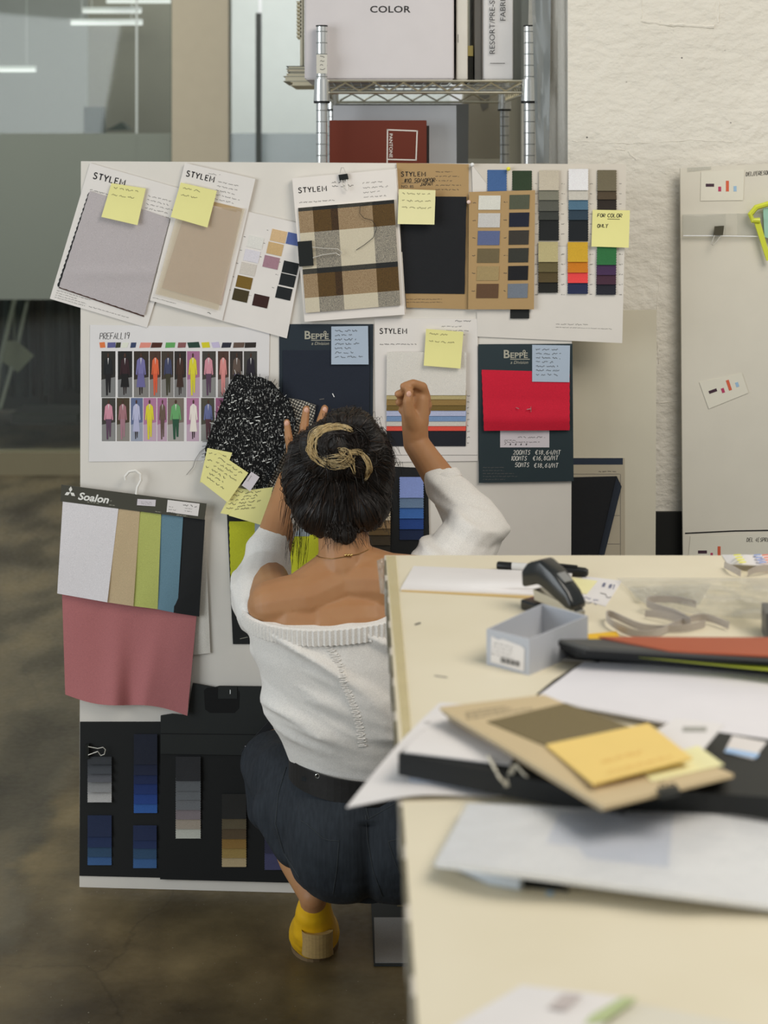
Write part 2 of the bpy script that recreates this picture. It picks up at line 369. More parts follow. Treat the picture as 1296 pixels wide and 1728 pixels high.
MONO = {'S': [[(.56, .86), (.42, .97), (.2, .98), (.06, .84), (.08, .66), (.28, .54), (.48, .44), (.58, .28), (.5, .08), (.3, 0), (.12, .03), (.0, .16)]], 'T': [[(0, .96), (.68, .96)], [(.34, .96), (.34, 0)]],
 'Y': [[(0, 1), (.36, .45)], [(.74, 1), (.36, .45)], [(.36, .48), (.36, 0)]], 'L': [[(.06, 1), (.06, .04), (.56, .04)]], 'E': [[(.58, .96), (.06, .96), (.06, .04), (.58, .04)], [(.06, .5), (.5, .5)]], 'M': [[(.06, 0), (.06, 1), (.46, .3), (.86, 1), (.86, 0)]]}
STROKES = {'P': [[(0, 0), (0, 6), (3, 6), (4, 4.6), (3, 3), (0, 3)]], 'R': [[(0, 0), (0, 6), (3, 6), (4, 4.6), (3, 3), (0, 3), (4, 0)]],
 'E': [[(4, 6), (0, 6), (0, 0), (4, 0)], [(0, 3), (3, 3)]], 'F': [[(4, 6), (0, 6), (0, 0)], [(0, 3), (3, 3)]],
 'A': [[(0, 0), (2, 6), (4, 0)], [(1, 2.2), (3.2, 2.2)]], 'L': [[(0, 6), (0, 0), (3.5, 0)]], '1': [[(.5, 4.8), (1.5, 6), (1.5, 0)]],
 '9': [[(4, 4), (2.5, 3), (.5, 4), (1, 6), (3.5, 6), (4, 4), (3, 0)]], 'O': [[(1, 0), (0, 2), (0, 4), (1, 6), (3, 6), (4, 4), (4, 2), (3, 0), (1, 0)]],
 'C': [[(4, 5), (2.5, 6), (.5, 5), (0, 3), (.5, 1), (2.5, 0), (4, 1)]], 'N': [[(0, 0), (0, 6), (4, 0), (4, 6)]], 'Y': [[(0, 6), (2, 3), (4, 6)], [(2, 3), (1.4, -1)]],
 '0': [[(1, 0), (0, 2), (0, 4), (1.2, 6), (2.8, 6), (4, 4), (4, 2), (2.8, 0), (1, 0)]], '2': [[(0, 5), (1.5, 6), (3.5, 5), (3, 3), (0, 0), (4, 0)]],
 '5': [[(4, 6), (.5, 6), (.3, 3.4), (3, 3.4), (4, 1.8), (2.5, 0), (0, .5)]], '6': [[(3.5, 6), (1, 4), (0, 2), (1.5, 0), (3.5, .8), (3.6, 2.6), (1.8, 3.4), (.2, 2)]],
 '8': [[(2, 3.2), (.3, 4.6), (2, 6), (3.7, 4.6), (2, 3.2), (0, 1.5), (2, 0), (4, 1.5), (2, 3.2)]], 'M': [[(0, 0), (.5, 6), (2, 2.5), (3.5, 6), (4, 0)]],
 'T': [[(0, 6), (4, 6)], [(2, 6), (2, 0)]], 'S': [[(4, 5.2), (2.4, 6), (.4, 4.8), (1, 3.3), (3.4, 2.6), (3.6, 1), (2, 0), (0, .7)]],
 '€': [[(4, 5.4), (2.4, 6), (.8, 4.5), (.8, 1.5), (2.4, 0), (4, .8)], [(-.3, 3.6), (3, 3.6)], [(-.3, 2.4), (2.6, 2.4)]], ',': [[(1, .6), (.2, -1)]],
 '/': [[(-.3, -.6), (2.2, 6.4)]], '4': [[(3, 0), (3, 6), (0, 2), (4, 2)]], 'J': [[(3.5, 6), (3, 1), (1.5, 0), (0, 1)]], 'D': [[(0, 0), (0, 6), (2.5, 5.6), (4, 3), (2.5, .4), (0, 0)]],
 '(': [[(2, 7), (.8, 4.5), (.8, 1.5), (2, -1)]], 'I': [[(1, 0), (1, 6)]], 'G': [[(4, 5), (2.5, 6), (.5, 5), (0, 3), (.5, 1), (2.5, 0), (4, 1), (4, 2.8), (2.4, 2.8)]], '.': [[(0, 0), (.6, .3)]],
 'H': [[(0, 0), (0, 6)], [(4, 0), (4, 6)], [(0, 3), (4, 3)]], '#': [[(1, 0), (1.6, 6)], [(3, 0), (3.6, 6)], [(0, 2), (4, 2.2)], [(0, 4), (4, 4.2)]]}
# ------------------------------------------------------------------ structure
BF = Frame((-.635, 3.413, 0), (-.061, -1, .010)); B2 = Frame((.38, 3.44, 0), (-.02, -1, .010)); RB = Frame((.7, 3.475, 0), (0, -1, .008))
CF = Frame((.4, 3.52, 0), (0, -1, 0)); TF = Frame((0, 0, .91), (0, 0, 1)); FF = Frame((0, 0, 0), (0, 0, 1)); GY = 7.74; GF = Frame((0, GY, 0), (0, -1, 0))
white = M('white_paint', (205, 200, 190), .8, 'paper', k=1.25)
B().box((.5, 4.6, -.05), (9, 14, .1), M('concrete_floor', kind='floor')).build('floor', kind='structure', loc=(0, 0, 0))
plaster = M('rough_plaster', (204, 199, 188), .8, 'plaster', k=1.3)
xc = .395
wr = B(); wr.box((xc + 1.3, 3.52 + .6, 1.65), (2.6, 1.2, 3.3), plaster).build('wall_right', kind='structure')
wl = B(); pb = M('plain_cream_wall', (176, 170, 152), .8, 'paper', k=1.15)
# plaster casting marks on the column
ridge = B(CF)
def ridgeline(pts, r):
    out = []
    for i in range(len(pts) - 1):
        a, b_ = Vector(pts[i]), Vector(pts[i + 1]); n = max(2, int((b_ - a).length / 7))
        for k in range(n): p = a.lerp(b_, k / n); out.append(CF.at(p.x + (R() - .5) * 2, p.y + (R() - .5) * 2, -.0012 + R() * .001))
    ridge.tube(out, [r * (.6 + .6 * R()) for _ in out], plaster, 6)
for pts, r in [([(1082, 36), (1130, 42), (1212, 46)], .0035), ([(1082, 0), (1083, 40)], .002), ([(1212, 0), (1212, 46)], .0025), ([(1060, 255), (1079, 276)], .003),
               ([(960, 238), (1065, 242), (1170, 236), (1296, 242)], .0015), ([(1115, 440), (1108, 520), (1112, 620)], .0015), ([(1040, 252), (1062, 254)], .003), ([(1108, 680), (1150, 676)], .0015)]: ridgeline(pts, r)
ridge.build('trim_1', kind='structure')
# black painted foot of the column
B().box((xc + 1.3, 3.515, .38), (2.62, .012, .76), M('black_rubber', (24, 24, 22), .6)).build('baseboard_right', kind='structure')
B().box((.62, 4.78, 1.65), (.78, .08, 3.3), pb).build('wall_back', kind='structure')
# ---- glass partition far behind
gl = M('clear_glass', (246, 249, 246), .03, 'clear'); frost = M('frosted_film', (200, 210, 200), .5, 'frost', rgb2=(165, 170, 160), k=1.0)
g = lambda px, D=GY: (px - CX) / FPX * D
z_ = lambda py, D=GY: EYE + (HY - py) / FPX * D
def pane(name, x0, x1, y=GY):
    B().box(((x0 + x1) / 2, y, 1.6), (x1 - x0, .012, 3.0), gl).build(name, kind='structure')
pane('window_1', g(-500), g(229)); pane('window_1', g(233), g(289)); pane('window_2', g(388), g(436)); pane('window_2', g(442), g(760))
frd = M('frosted_film_backlit', (222, 226, 230), .4, 'film', rgb2=(215, 222, 226), k=1.2)  # lighter, clearer copy of the film; the door's backlight is put into its colour
for a, b_, nm in ((-500, 289, 'trim_2'), (388, 760, 'trim_3')):
    t_ = B().box(((g(a) + g(b_)) / 2, GY - .012, (z_(225) + z_(505)) / 2), (g(b_) - g(a), .002, z_(225) - z_(505)), frost if a < 0 else frd)
    t_.build(nm, kind='structure')
B().box((g(291), GY, 1.6), (.012, .03, 3.0), M('glass_edge', (42, 62, 52), .3)).build('trim_4', kind='structure')
B().box((g(231), GY - .006, 1.6), (.009, .006, 3.0), M('glass_joint', (160, 165, 160), .4)).build('trim_5', kind='structure')
B().box(((g(-500) + g(292)) / 2, GY + .02, z_(762) / 2), (g(292) - g(-500), .10, z_(762)), M('curb_paint', (120, 112, 88), .5, 'paper', k=1.1)).build('baseboard_back', kind='structure')
B().box(((g(292) + g(387)) / 2, GY + .03, 1.65), (g(387) - g(292), .16, 3.3), M('beige_wall', (160, 151, 132), .8, 'paper', k=1.15)).build('wall_left', kind='structure')
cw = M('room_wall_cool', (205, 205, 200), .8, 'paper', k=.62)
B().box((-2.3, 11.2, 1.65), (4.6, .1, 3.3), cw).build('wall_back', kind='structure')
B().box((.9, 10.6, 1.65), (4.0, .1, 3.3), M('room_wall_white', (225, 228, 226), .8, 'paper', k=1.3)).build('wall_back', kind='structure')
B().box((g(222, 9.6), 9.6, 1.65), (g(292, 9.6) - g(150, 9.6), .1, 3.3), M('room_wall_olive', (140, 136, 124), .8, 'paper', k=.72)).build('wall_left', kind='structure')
B().box((-1.6, 9.4, 3.32), (6, 3.2, .06), M('ceiling_white', (210, 210, 205), .8, 'paper')).build('ceiling', kind='structure')
# door pull on the glass door
dh = B().box((g(438), GY - .055, (z_(24) + z_(520)) / 2), (.026, .026, z_(24) - z_(520)), M('dark_handle', (58, 62, 58), .35, k=1))
for py in (60, 500): dh.box((g(438), GY - .027, z_(py)), (.018, .05, .018), M('dark_handle'))
dh.build('door_pull', label='tall dark vertical pull bar on the bright glass door', cat='door handle')
# glowing bars added to imitate ceiling tubes reflected in the glass
lm = M('reflection_glow', (255, 255, 250), kind='glow', scale=.7); wh = M('white_enamel', (225, 225, 220), .4)
for i, (x0, x1, py, D, lab) in enumerate([(140, 238, 20, 9.0, 'lower of the two close slim white glowing bars imitating tube reflections in the glass wall'), (120, 240, 40, 9.3, 'lowest and longest slim glowing bar imitating a tube reflection in the glass wall, ends near the glass joint'),
                                         (180, 290, 3, 8.8, 'topmost slim glowing bar imitating a tube reflection in the glass wall, cut off by the photo top'), (-40, 60, 119, 8.7, 'slim glowing bar low at the far left, imitating a tube reflection in the glass wall')]):
    t = empty('reflection_bar', ((g((x0 + x1) / 2, D)), D, z_(py, D)), lab, 'reflection', 'glowing bars imitating tube reflections in the glass')
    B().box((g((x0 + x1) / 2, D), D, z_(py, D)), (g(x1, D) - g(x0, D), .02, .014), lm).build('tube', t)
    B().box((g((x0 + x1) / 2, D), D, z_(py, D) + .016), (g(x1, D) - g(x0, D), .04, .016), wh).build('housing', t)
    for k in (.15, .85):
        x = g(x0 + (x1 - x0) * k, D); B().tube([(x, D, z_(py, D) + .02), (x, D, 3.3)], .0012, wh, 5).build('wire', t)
# furniture and clothes in the dark room: sideboard, rack, garments
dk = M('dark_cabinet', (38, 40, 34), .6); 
c = empty('sideboard', (g(190, 9.1), 9.1, 0), 'low dark sideboard behind the frosted glass on the left', 'sideboard')
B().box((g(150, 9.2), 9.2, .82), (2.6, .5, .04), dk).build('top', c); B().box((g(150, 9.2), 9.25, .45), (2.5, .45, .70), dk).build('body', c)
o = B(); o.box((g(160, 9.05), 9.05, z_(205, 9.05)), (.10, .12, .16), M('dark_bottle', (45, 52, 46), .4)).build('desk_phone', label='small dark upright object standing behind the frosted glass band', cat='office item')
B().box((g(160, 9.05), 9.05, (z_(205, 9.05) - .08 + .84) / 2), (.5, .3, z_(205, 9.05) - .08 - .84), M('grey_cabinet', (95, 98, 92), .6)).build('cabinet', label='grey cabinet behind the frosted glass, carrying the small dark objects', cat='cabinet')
pts = [(176, 219), (206, 207), (214, 218)]
o = B(Frame((0, 9.0, 0), (0, -1, 0))); o.poly([(176, 220), (190, 214), (205, 206), (217, 219)], M('dark_bottle'), th=.15); o.build('folded_cover', label='low dark wedge shape beside the upright object behind glass', cat='office item')
rk = empty('garment_rack', (-1.9, 8.75, 0), 'dim garment rack with slanting poles behind the clear glass foot', 'clothes rack')
pole = M('pole_grey', (110, 112, 98), .5)
B().tube([P(33, 470, 8.6), P(-2, 620, 8.3), P(-8, 700, 8.2)], .012, pole, 8).build('pole', rk)
B().tube([P(50, 490, 8.8), P(28, 590, 8.6), P(0, 690, 8.3)], .010, pole, 8).build('pole', rk)
B().tube([P(-60, 470, 8.8), P(180, 470, 8.8)], .014, pole, 8).build('rail', rk)
B().box(((g(85, 8.5)), 8.5, .16), (.34, .30, .05), dk).build('foot', rk)
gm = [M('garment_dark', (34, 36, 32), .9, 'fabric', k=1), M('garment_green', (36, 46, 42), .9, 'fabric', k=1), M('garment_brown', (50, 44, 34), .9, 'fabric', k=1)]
labs = ['black coat hanging at the far left behind the glass', 'dark green coat hanging second on the dim rack', 'dark brown coat in the middle of the dim rack', 'blackish coat hanging right of the pale panel', 'dark teal coat hanging right beside the board edge', 'dark coat at the right end of the dim rack, mostly behind the board']
for i in range(6):
    D = 8.92 - .10 * (i % 2); x0 = -30 + i * 36; b = B(); fr = Frame((0, D, 0), (0, -1, 0)); ph = R() * 6
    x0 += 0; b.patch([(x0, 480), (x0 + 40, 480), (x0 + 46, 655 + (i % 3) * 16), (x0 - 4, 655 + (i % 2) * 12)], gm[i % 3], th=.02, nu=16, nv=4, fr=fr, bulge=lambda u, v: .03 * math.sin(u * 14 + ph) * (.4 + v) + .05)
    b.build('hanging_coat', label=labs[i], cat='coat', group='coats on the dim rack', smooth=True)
b = B(Frame((0, 8.66, 0), (.1, -1, .1))); b.stroke([(20, 468), (24, 520), (24, 580)], M('pole_grey'), 2.5, .002); b.poly([(8, 575), (27, 575), (57, 600), (30, 629), (4, 610)], M('pale_panel', (118, 118, 98), .8), th=.004)
b.build('hanging_sample', label='pale square panel dangling between the dark coats behind glass', cat='sample board')

# ------------------------------------------------------------------ wire rack and what it holds
CHR = M('chrome', (225, 225, 222), .24, 'plain', k=1.0, metal=.75); BLK = M('black_plastic', (22, 22, 22), .4, k=1)
RD0, RD1 = 3.70, 4.46
rack = empty('wire_rack', ((g(543, RD0) + g(893, RD0)) / 2, (RD0 + RD1) / 2, 0), 'chrome wire rack with ringed posts behind the board', 'shelf')
xl, xr = g(543, RD0), g(893, RD0); topz = z_(45, RD0); shz = z_(137, RD0)
for x in (xl, xr):
    for y in (RD0, RD1):
        b = B(); b.tube([(x, y, .02), (x, y, topz)], .0125, CHR, 20)
        b.build('post', rack, smooth=True)
        b = B(); zz = .1
        while zz < topz - .01: b.tube([(x, y, zz), (x, y, zz + .0022)], .0129, M('groove', (120, 122, 120), .4), 20); zz += .0254
        b.build('groove_rings', rack)
        B().tube([(x, y, topz), (x, y, topz + .003)], .0135, BLK, 20).build('cap', rack)
        b = B(); b.tube([(x, y, shz - .046), (x, y, shz + .004)], [.0185, .0165], CHR, 20).build('collar', rack, smooth=True)
        B().tube([(x, y, shz - .050), (x, y, shz - .045)], .0185, BLK, 20).build('clamp_ring', rack)
        B().tube([(x, y, 0), (x, y, .022)], [.022, .012], BLK, 14).build('foot', rack)
cream = M('warm_chrome', (214, 208, 188), .28, 'metal', k=1.0)
def shelf(z):
    b = B(); r = .0032
    for y in (RD0, RD1):
        for dz in (0, -.026): b.tube([(xl, y, z + dz), (xr, y, z + dz)], r, cream, 8)
        n = 13; b.tube([(xl + .02 + (xr - xl - .04) * i / n, y, z - .004 if i % 2 else z - .022) for i in range(n + 1)], .0025, cream, 6)
    for x in (xl, xr):
        for dz in (0, -.026): b.tube([(x, RD0, z + dz), (x, RD1, z + dz)], r, cream, 8)
        n = 21; b.tube([(x, RD0 + .02 + (RD1 - RD0 - .04) * i / n, z - .004 if i % 2 else z - .022) for i in range(n + 1)], .0025, cream, 6)
    for i in range(1, 22):
        x = xl + (xr - xl) * i / 22; b.tube([(x, RD0, z + .002), (x, RD1, z + .002)], .0016, CHR, 6)
    for k in (.33, .66): b.tube([(xl, RD0 + (RD1 - RD0) * k, z - .004), (xr, RD0 + (RD1 - RD0) * k, z - .004)], .0025, CHR, 6)
    b.build('shelf_grid', rack, smooth=True)
shelf(shz); LSZ = 1.14; shelf(LSZ)
b = B(Frame((0, RD0 - .0135, 0), (0, -1, 0))); b.rect(534, 92, 552, 124, M('clear_label', (190, 186, 175), .4), th=.001); b.lines(540, 96, 10, 4, 7, 3, BLK, 0, .8, .0012); b.build('post_label', rack)
SZ = shz + .0045
# big white box marked COLOR (front face at y=3.72)
cwht = M('white_carton', (203, 197, 197), .6, 'paper', k=1.2, bump=.15); fy = 3.722; fr = Frame((0, fy, 0), (0, -1, 0)); ink = M('black_ink', (34, 32, 32), .6, k=1)
t = empty('storage_box', (g(650, fy), fy + .15, SZ), 'large white carton marked COLOR on top of the wire rack', 'box')
x0, x1 = g(514, fy), g(766, fy); B().box(((x0 + x1) / 2, fy + .17, SZ + .17), (x1 - x0, .34, .34), cwht, bev=.003).build('body', t)
B().box(((x0 + x1) / 2, fy + .165, SZ + .30), (x1 - x0 + .008, .35, .08), cwht, bev=.003).build('lid', t)
b = B(fr); b.text('COLOR', 624, 21, 11.5, ink, off=.0005, bold=.014, xs=1.22, space=1.05); b.build('printed_lettering', t)
t2 = empty('file_folder', (g(780, fy), fy + .15, SZ), 'white carton standing tight against the right side of the COLOR box', 'box')
x0, x1 = g(770.5, fy), g(790, fy); B().box(((x0 + x1) / 2, fy + .16, SZ + .165), (x1 - x0 - .001, .3, .33), M('white_carton_warm', (208, 202, 192), .6, 'paper', k=1.2), bev=.002).build('body', t2)
b = B(fr); b.stroke([(773, 58), (773, 72)], ink, 1, .003); b.build('pull_tab', t2)
# books sticking out left behind the box
cols = [(196, 186, 160), (150, 145, 130), (205, 196, 172), (120, 118, 106), (190, 180, 158), (90, 92, 86)]
z0 = SZ
labs = ['thin grey book at the bottom of the pile left of the COLOR box', 'cream book second from below in the pile left of the COLOR box', 'grey book third from below in the pile left of the COLOR box', 'cream book fourth from below beside the COLOR box', 'olive grey book fifth from below beside the COLOR box', 'topmost cream book of the low pile behind the COLOR box']
for i in range(6):
    h = [.010, .014, .006, .005, .006, .008][i]; xo = [490, 478, 483, 486, 484, 483][i]; y = 4.22
    t = empty('book', (g(xo, y) + .1, y, z0), labs[i], 'book', 'pile of books behind the COLOR box')
    c_ = rgbm(cols[i], 'paper'); xa = g(xo, y - .14)
    B().box((xa + .105, y, z0 + .0008), (.21, .28, .0016), c_).build('cover', t); B().box((xa + .105, y, z0 + h - .0008), (.21, .28, .0016), c_).build('cover', t)
    B().box((xa + .107, y, z0 + h / 2), (.204, .274, h - .0032), M('page_block', (205, 196, 170), .8, 'paper')).build('pages', t)
    z0 += h
t = empty('book', (g(505, 4.08), 4.14, z0), 'upright book with a ribbed page edge showing left of the COLOR box', 'book')
b = B().box((g(508, 4.08), 4.14, z0 + .11), (.006, .1, .22), rgbm((196, 188, 165), 'paper')); b.build('cover', t)
b = B()
for i in range(10): b.box((g(504, 4.08), 4.14, z0 + .075 + i * .0095), (.012, .1, .005), M('page_block'))
b.build('tabs', t)
# binder box with vertical lettering
fy2 = 3.715; fr = Frame((0, fy2, 0), (0, -1, 0))
t = empty('binder', (g(842, fy2), fy2 + .15, SZ), 'tall white binder with vertical RESORT lettering on the rack', 'binder')
x0, x1 = g(817, fy2), g(866, fy2); B().box(((x0 + x1) / 2, fy2 + .15, SZ + .17), (x1 - x0, .29, .34), M('binder_white', (214, 210, 208), .5, 'paper', k=1.2), bev=.002).build('body', t)
b = B(fr); b.text('RESORT/PRE-SPRING', 835, 92, 9.5, ink, ang=-90, off=.0006, xs=1.12, bold=-.002); b.text('FABRIC', 853, 36, 9.5, ink, ang=-90, off=.0006, xs=1.12, bold=-.002); b.stroke([(827, 107), (852, 107)], ink, 1, .0005); b.build('printed_lettering', t)
b = B(Frame((0, 3.74, 0), (.35, -1, 0))); t = b.patch([(866, -40), (893, -40), (890, 134), (866, 135)], M('plastic_wrap', (200, 204, 204), .25, 'film', rgb2=(205, 208, 208)), th=.002, nu=6, nv=10, bulge=lambda u, v: .006 * noise.noise(Vector((u * 3, v * 6, 2))))
b.build('plastic_sleeve', label='crinkled clear plastic sleeve standing right of the RESORT binder', cat='plastic sleeve', smooth=True)
t = empty('binder', (g(803, 3.8), 3.9, SZ), 'grey folder leaning in the gap left of the RESORT binder', 'binder')
B().box((g(807, 3.8), 3.92, SZ + .15), (.016, .24, .30), rgbm((170, 168, 164), 'paper'), bev=.002).build('body', t)
t = empty('pad_stack', (g(795, 3.85), 3.95, SZ), 'narrow dark and yellow pad stack wedged beside the white carton', 'notepad')
B().box((g(794, 3.8), 3.9, SZ + .028), (.012, .2, .056), M('dark_pad', (45, 45, 40), .6)).build('pad', t); B().box((g(794, 3.8), 3.9, SZ + .070), (.012, .2, .024), M('yellow_pad', (190, 175, 110), .6)).build('pad', t)
# lower shelf: PANTONE book and others
LZ = LSZ + .0045; fy = 3.76; fr = Frame((0, fy, 0), (0, -1, 0)); rb = M('rust_cover', (92, 38, 24), .45, k=1.5)
t = empty('colour_book', (g(638, fy), fy, LZ), 'rust red book with a white square outline and vertical PANTONE lettering', 'book')
zt = z_(203, fy); x0, x1 = g(556, fy), g(720, fy)
B().box(((x0 + x1) / 2, fy + .0125, (LZ + zt) / 2), (x1 - x0, .025, zt - LZ), rb, bev=.001).build('cover', t)
B().box((x1 + .003, fy + .016, (LZ + z_(212, fy)) / 2), (.006, .020, z_(212, fy) - LZ), M('dark_pages', (36, 30, 28), .6)).build('pages', t)
b = B(fr); wk = M('white_print', (215, 208, 200), .6)
for a in ([(654, 219), (704, 221)], [(704, 220), (702, 271)], [(702, 270), (654, 269)], [(654, 218), (653, 300)]): b.stroke(a, wk, 2, .0008)
b.text('PANTONE', 657, 225, 5.6, wk, ang=90, off=.0009, bold=.01, xs=1.15); b.build('printed_lettering', t)
b = B(Frame((0, 4.0, 0), (0, -1, 0))); b.poly([(562, 178), (770, 178), (772, 536), (562, 536)], M('frosted_box', (190, 192, 196), .4, 'paper', k=1.1), th=.18)
b.build('storage_bin', label='pale bluish plastic bin behind the rust red book', cat='bin')
b = B(Frame((0, 3.80, 0), (0, -1, .1))); b.poly([(628, 205), (655, 186), (680, 178), (690, 190), (690, 215)], rgbm((205, 206, 205), 'paper'), th=.003)
b.build('paper_scrap', label='white curled paper scrap rising above the rust red book', cat='paper')
b = B(Frame((0, 3.792, 0), (0, -1, .1))); b.poly([(651, 190), (662, 181), (676, 180), (674, 188), (653, 194)], M('black_scrap', (28, 30, 32), .5), th=.002); b.build('fabric_scrap', label='small black scrap beside the curled paper above the red book', cat='fabric scrap')
b = B(Frame((0, 4.3, 0), (0, -1, 0))); b.poly([(566, 175), (791, 175), (788, 504), (566, 504)], M('grey_board', (118, 118, 116), .7, 'paper'), th=.008)
b.build('grey_panel', label='grey board standing at the back of the rack between the posts', cat='board')
b = B(Frame((0, 4.5, 0), (0, -1, .02))); b.poly([(786, 160), (850, 160), (858, 268), (784, 268)], M('cream_board', (176, 168, 150), .7, 'paper'), th=.008)
b.poly([(808, 160), (826, 160), (824, 182), (815, 188), (812, 180)], M('cream_board_tape', (130, 126, 118), .7), off=.009); b.build('cream_panel', label='cream panel with a torn tape end behind the right of the rack', cat='board')
b = B(Frame((0, 3.64, 0), (-.6, -1, .05))); b.patch([(896, -60), (930, -60), (926, 275), (905, 275)], M('plastic_wrap'), th=.002, nu=5, nv=12, bulge=lambda u, v: .010 * noise.noise(Vector((u * 3, v * 5, 9))))
b.build('plastic_sheet', label='hanging clear plastic sheet between the rack and the plaster wall', cat='plastic sheet', smooth=True)
# ------------------------------------------------------------------ boards
foam = M('foam_board_white', (206, 200, 191), .75, 'paper', k=1.25, bump=.08)
b = B(BF); b.patch([(136.5, 272), (966, 277), (962, 1519), (134, 1497)], foam, off=-.006, th=.006)
b.build('foam_board', label='large white pinboard standing on the floor, covered with fabric cards', cat='pinboard')
b = B(B2); b.patch([(650, 530), (1108, 523), (1104, 1466), (650, 1466)], M('foam_board_cream', (196, 189, 170), .75, 'paper', k=1.22, bump=.08), off=-.006, th=.006)
b.build('foam_board', label='bare cream board showing right of and behind the pinned board', cat='board')
b = B(RB); b.patch([(1148, 284), (1420, 270), (1420, 1450), (1156, 1450)], M('foam_board_right', (204, 198, 184), .75, 'paper', k=1.22, bump=.08), off=-.008, th=.008)
rbd = b.build('foam_board', label='tall cream board with small colour bar cards on the right wall', cat='board')
b = B(RB); b.stroke([(1156, 900), (1240, 896), (1420, 893)], ink, 2.2, .0006); b.build('drawn_line', rbd)
pins = M('pencil_mark', (140, 134, 126), .8, k=1); tinyw = M('pin_white', (225, 220, 212), .4)
paper = M('card_white', (208, 202, 196), .75, 'paper', k=1.3); paper2 = M('card_white_b', (202, 196, 188), .75, 'paper', k=1.3)
kraft = M('kraft_card', (158, 130, 90), .8, 'paper', k=1.35); navyc = M('navy_card', (33, 42, 50), .6, 'paper', k=1.25); slatec = M('slate_card', (38, 50, 54), .6, 'paper', k=1.25)
blackc = M('black_card', (24, 25, 25), .65, 'paper', k=1.2); sticky = M('sticky_yellow', (212, 206, 138), .75, 'paper', k=1.3); stickyb = M('sticky_blue', (158, 170, 184), .75, 'paper', k=1.3)
gink = M('grey_ink', (112, 108, 104), .7, k=1); mink = M('mid_ink', (70, 68, 66), .7, k=1); pink_ = M('pen_brown', (118, 112, 84), .7, k=1); bink = M('blue_pen', (90, 98, 140), .7, k=1)
def card(q, m, off, name, label, cat='swatch card', group=None, th=.0012, fr=BF, **k):
    return B(fr).patch(q, m, off=off, th=th, **k).build(name, label=label, cat=cat, group=group, smooth=False)
def sub(parent, name, fn, fr=BF, **k):
    b = B(fr); fn(b); return b.build(name, parent, **k)
def quadrot(cx, cy, w, h, ang):
    a = math.radians(ang); ux, uy = math.cos(a) * w / 2, math.sin(a) * w / 2; vx, vy = -math.sin(a) * h / 2, math.cos(a) * h / 2
    return [(cx - ux - vx, cy - uy - vy), (cx + ux - vx, cy + uy - vy), (cx + ux + vx, cy + uy + vy), (cx - ux + vx, cy - uy + vy)]
def note(q, label, off, m=sticky, ang=0, lines=2, curl=.006, im=None, n=2, fr=BF, big=False, grp='sticky notes on the pinboard', x=None):
    o = B(fr).patch(q, m, off=off, th=.0004, nu=4, nv=6, bulge=lambda u, v: curl * v * v).build('sticky_note', label=label, cat='sticky note', group=grp, smooth=True)
    b = B(fr); (ax, ay), (bx, by), (cx, cy), (dx, dy) = q; im = im or pink_; w = math.hypot(bx - ax, by - ay); h = math.hypot(dx - ax, dy - ay)
    for i in range(lines):
        v = .12 + (.8 / max(lines, 4)) * i; x0 = ax + (dx - ax) * v + (bx - ax) * .1; y0 = ay + (dy - ay) * v + (by - ay) * .1
        b.scrib(x0, y0, w * (.45 + .35 * R()), 3.2, im, math.degrees(math.atan2(by - ay, bx - ax)), .7, off + .0006 + curl * v * v + .0003)
    b.build('handwriting', o); return o
# card 1 (lilac)
c1 = card([(152, 275), (318, 322), (248, 553), (84, 504)], paper, .002, 'swatch_card', 'tilted white card with a large lilac grey swatch, top left of the pinboard', group='fabric cards')
sub(c1, 'printed_lettering', lambda b: (b.mono('STYLEM', 157, 301, 10.5, ink, 14, .0036, 1.99, 0.924), b.scrib(152, 320, 60, 2, mink, 15, .6, .0036), b.lines(250, 330, 60, 6, 7, 2.2, gink, 14, .6, .0036), b.lines(96, 490, 60, 4, 4, 1.4, gink, 16, .5, .0036), b.scrib(150, 517, 70, 1.5, gink, 16, .5, .0036)))
lil = M('lilac_fabric', (166, 158, 158), .7, 'fabric', k=1.35)
sub(c1, 'fabric_swatch', lambda b: b.patch([(152, 322), (286, 369), (243, 532), (100, 484)], lil, off=.0040, th=.0008, nu=24, nv=20, zig=.7, zb=True, bulge=lambda u, v: .0012 + .0035 * math.exp(-((v - (.86 - .30 * u)) / .035) ** 2) * min(1, u * 2.5 + .15) + .0015 * v), smooth=True)
sub(c1, 'selvedge', lambda b: (b.patch([(150, 325), (153, 325), (101, 485), (97, 483)], blackc, off=.0036, th=.0006, nu=1, nv=40, zig=1.4), b.patch([(100, 484), (243, 532), (243, 535), (99, 486)], M('selvedge_brown', (80, 55, 45), .8), off=.0036, th=.0006, nu=40, nv=1)))
note([(188, 309), (246, 318), (232, 380), (171, 366)], 'yellow sticky note across the top of the lilac grey card', .0085, curl=.008)
# card 2 (beige organza) + swatch leaf
c5 = card([(418, 357), (520, 380), (484, 571), (370, 540)], paper, .0032, 'swatch_card', 'tilted white leaf with a grid of small tan to black swatches', group='fabric cards')
c2 = card([(312, 275), (431, 302), (375, 541), (253, 507)], paper, .0060, 'swatch_card', 'tilted white card with a sheer beige swatch, second from the left', group='fabric cards')
sub(c2, 'printed_lettering', lambda b: (b.mono('STYLEM', 314, 297, 9.5, ink, 13, .0076, 1.81, 0.898), b.lines(368, 306, 48, 5, 7.5, 2.2, gink, 13, .6, .0076), b.scrib(352, 292, 20, 4, gink, 13, .6, .0076), b.scrib(258, 502, 40, 1.2, gink, 15, .5, .0076), b.scrib(350, 527, 10, 2.5, mink, 15, .8, .0076)))
sub(c2, 'header_strip', lambda b: b.patch([(330, 333), (409, 352), (407, 360), (328, 341)], rgbm((168, 142, 105)), off=.0074, th=.0006))
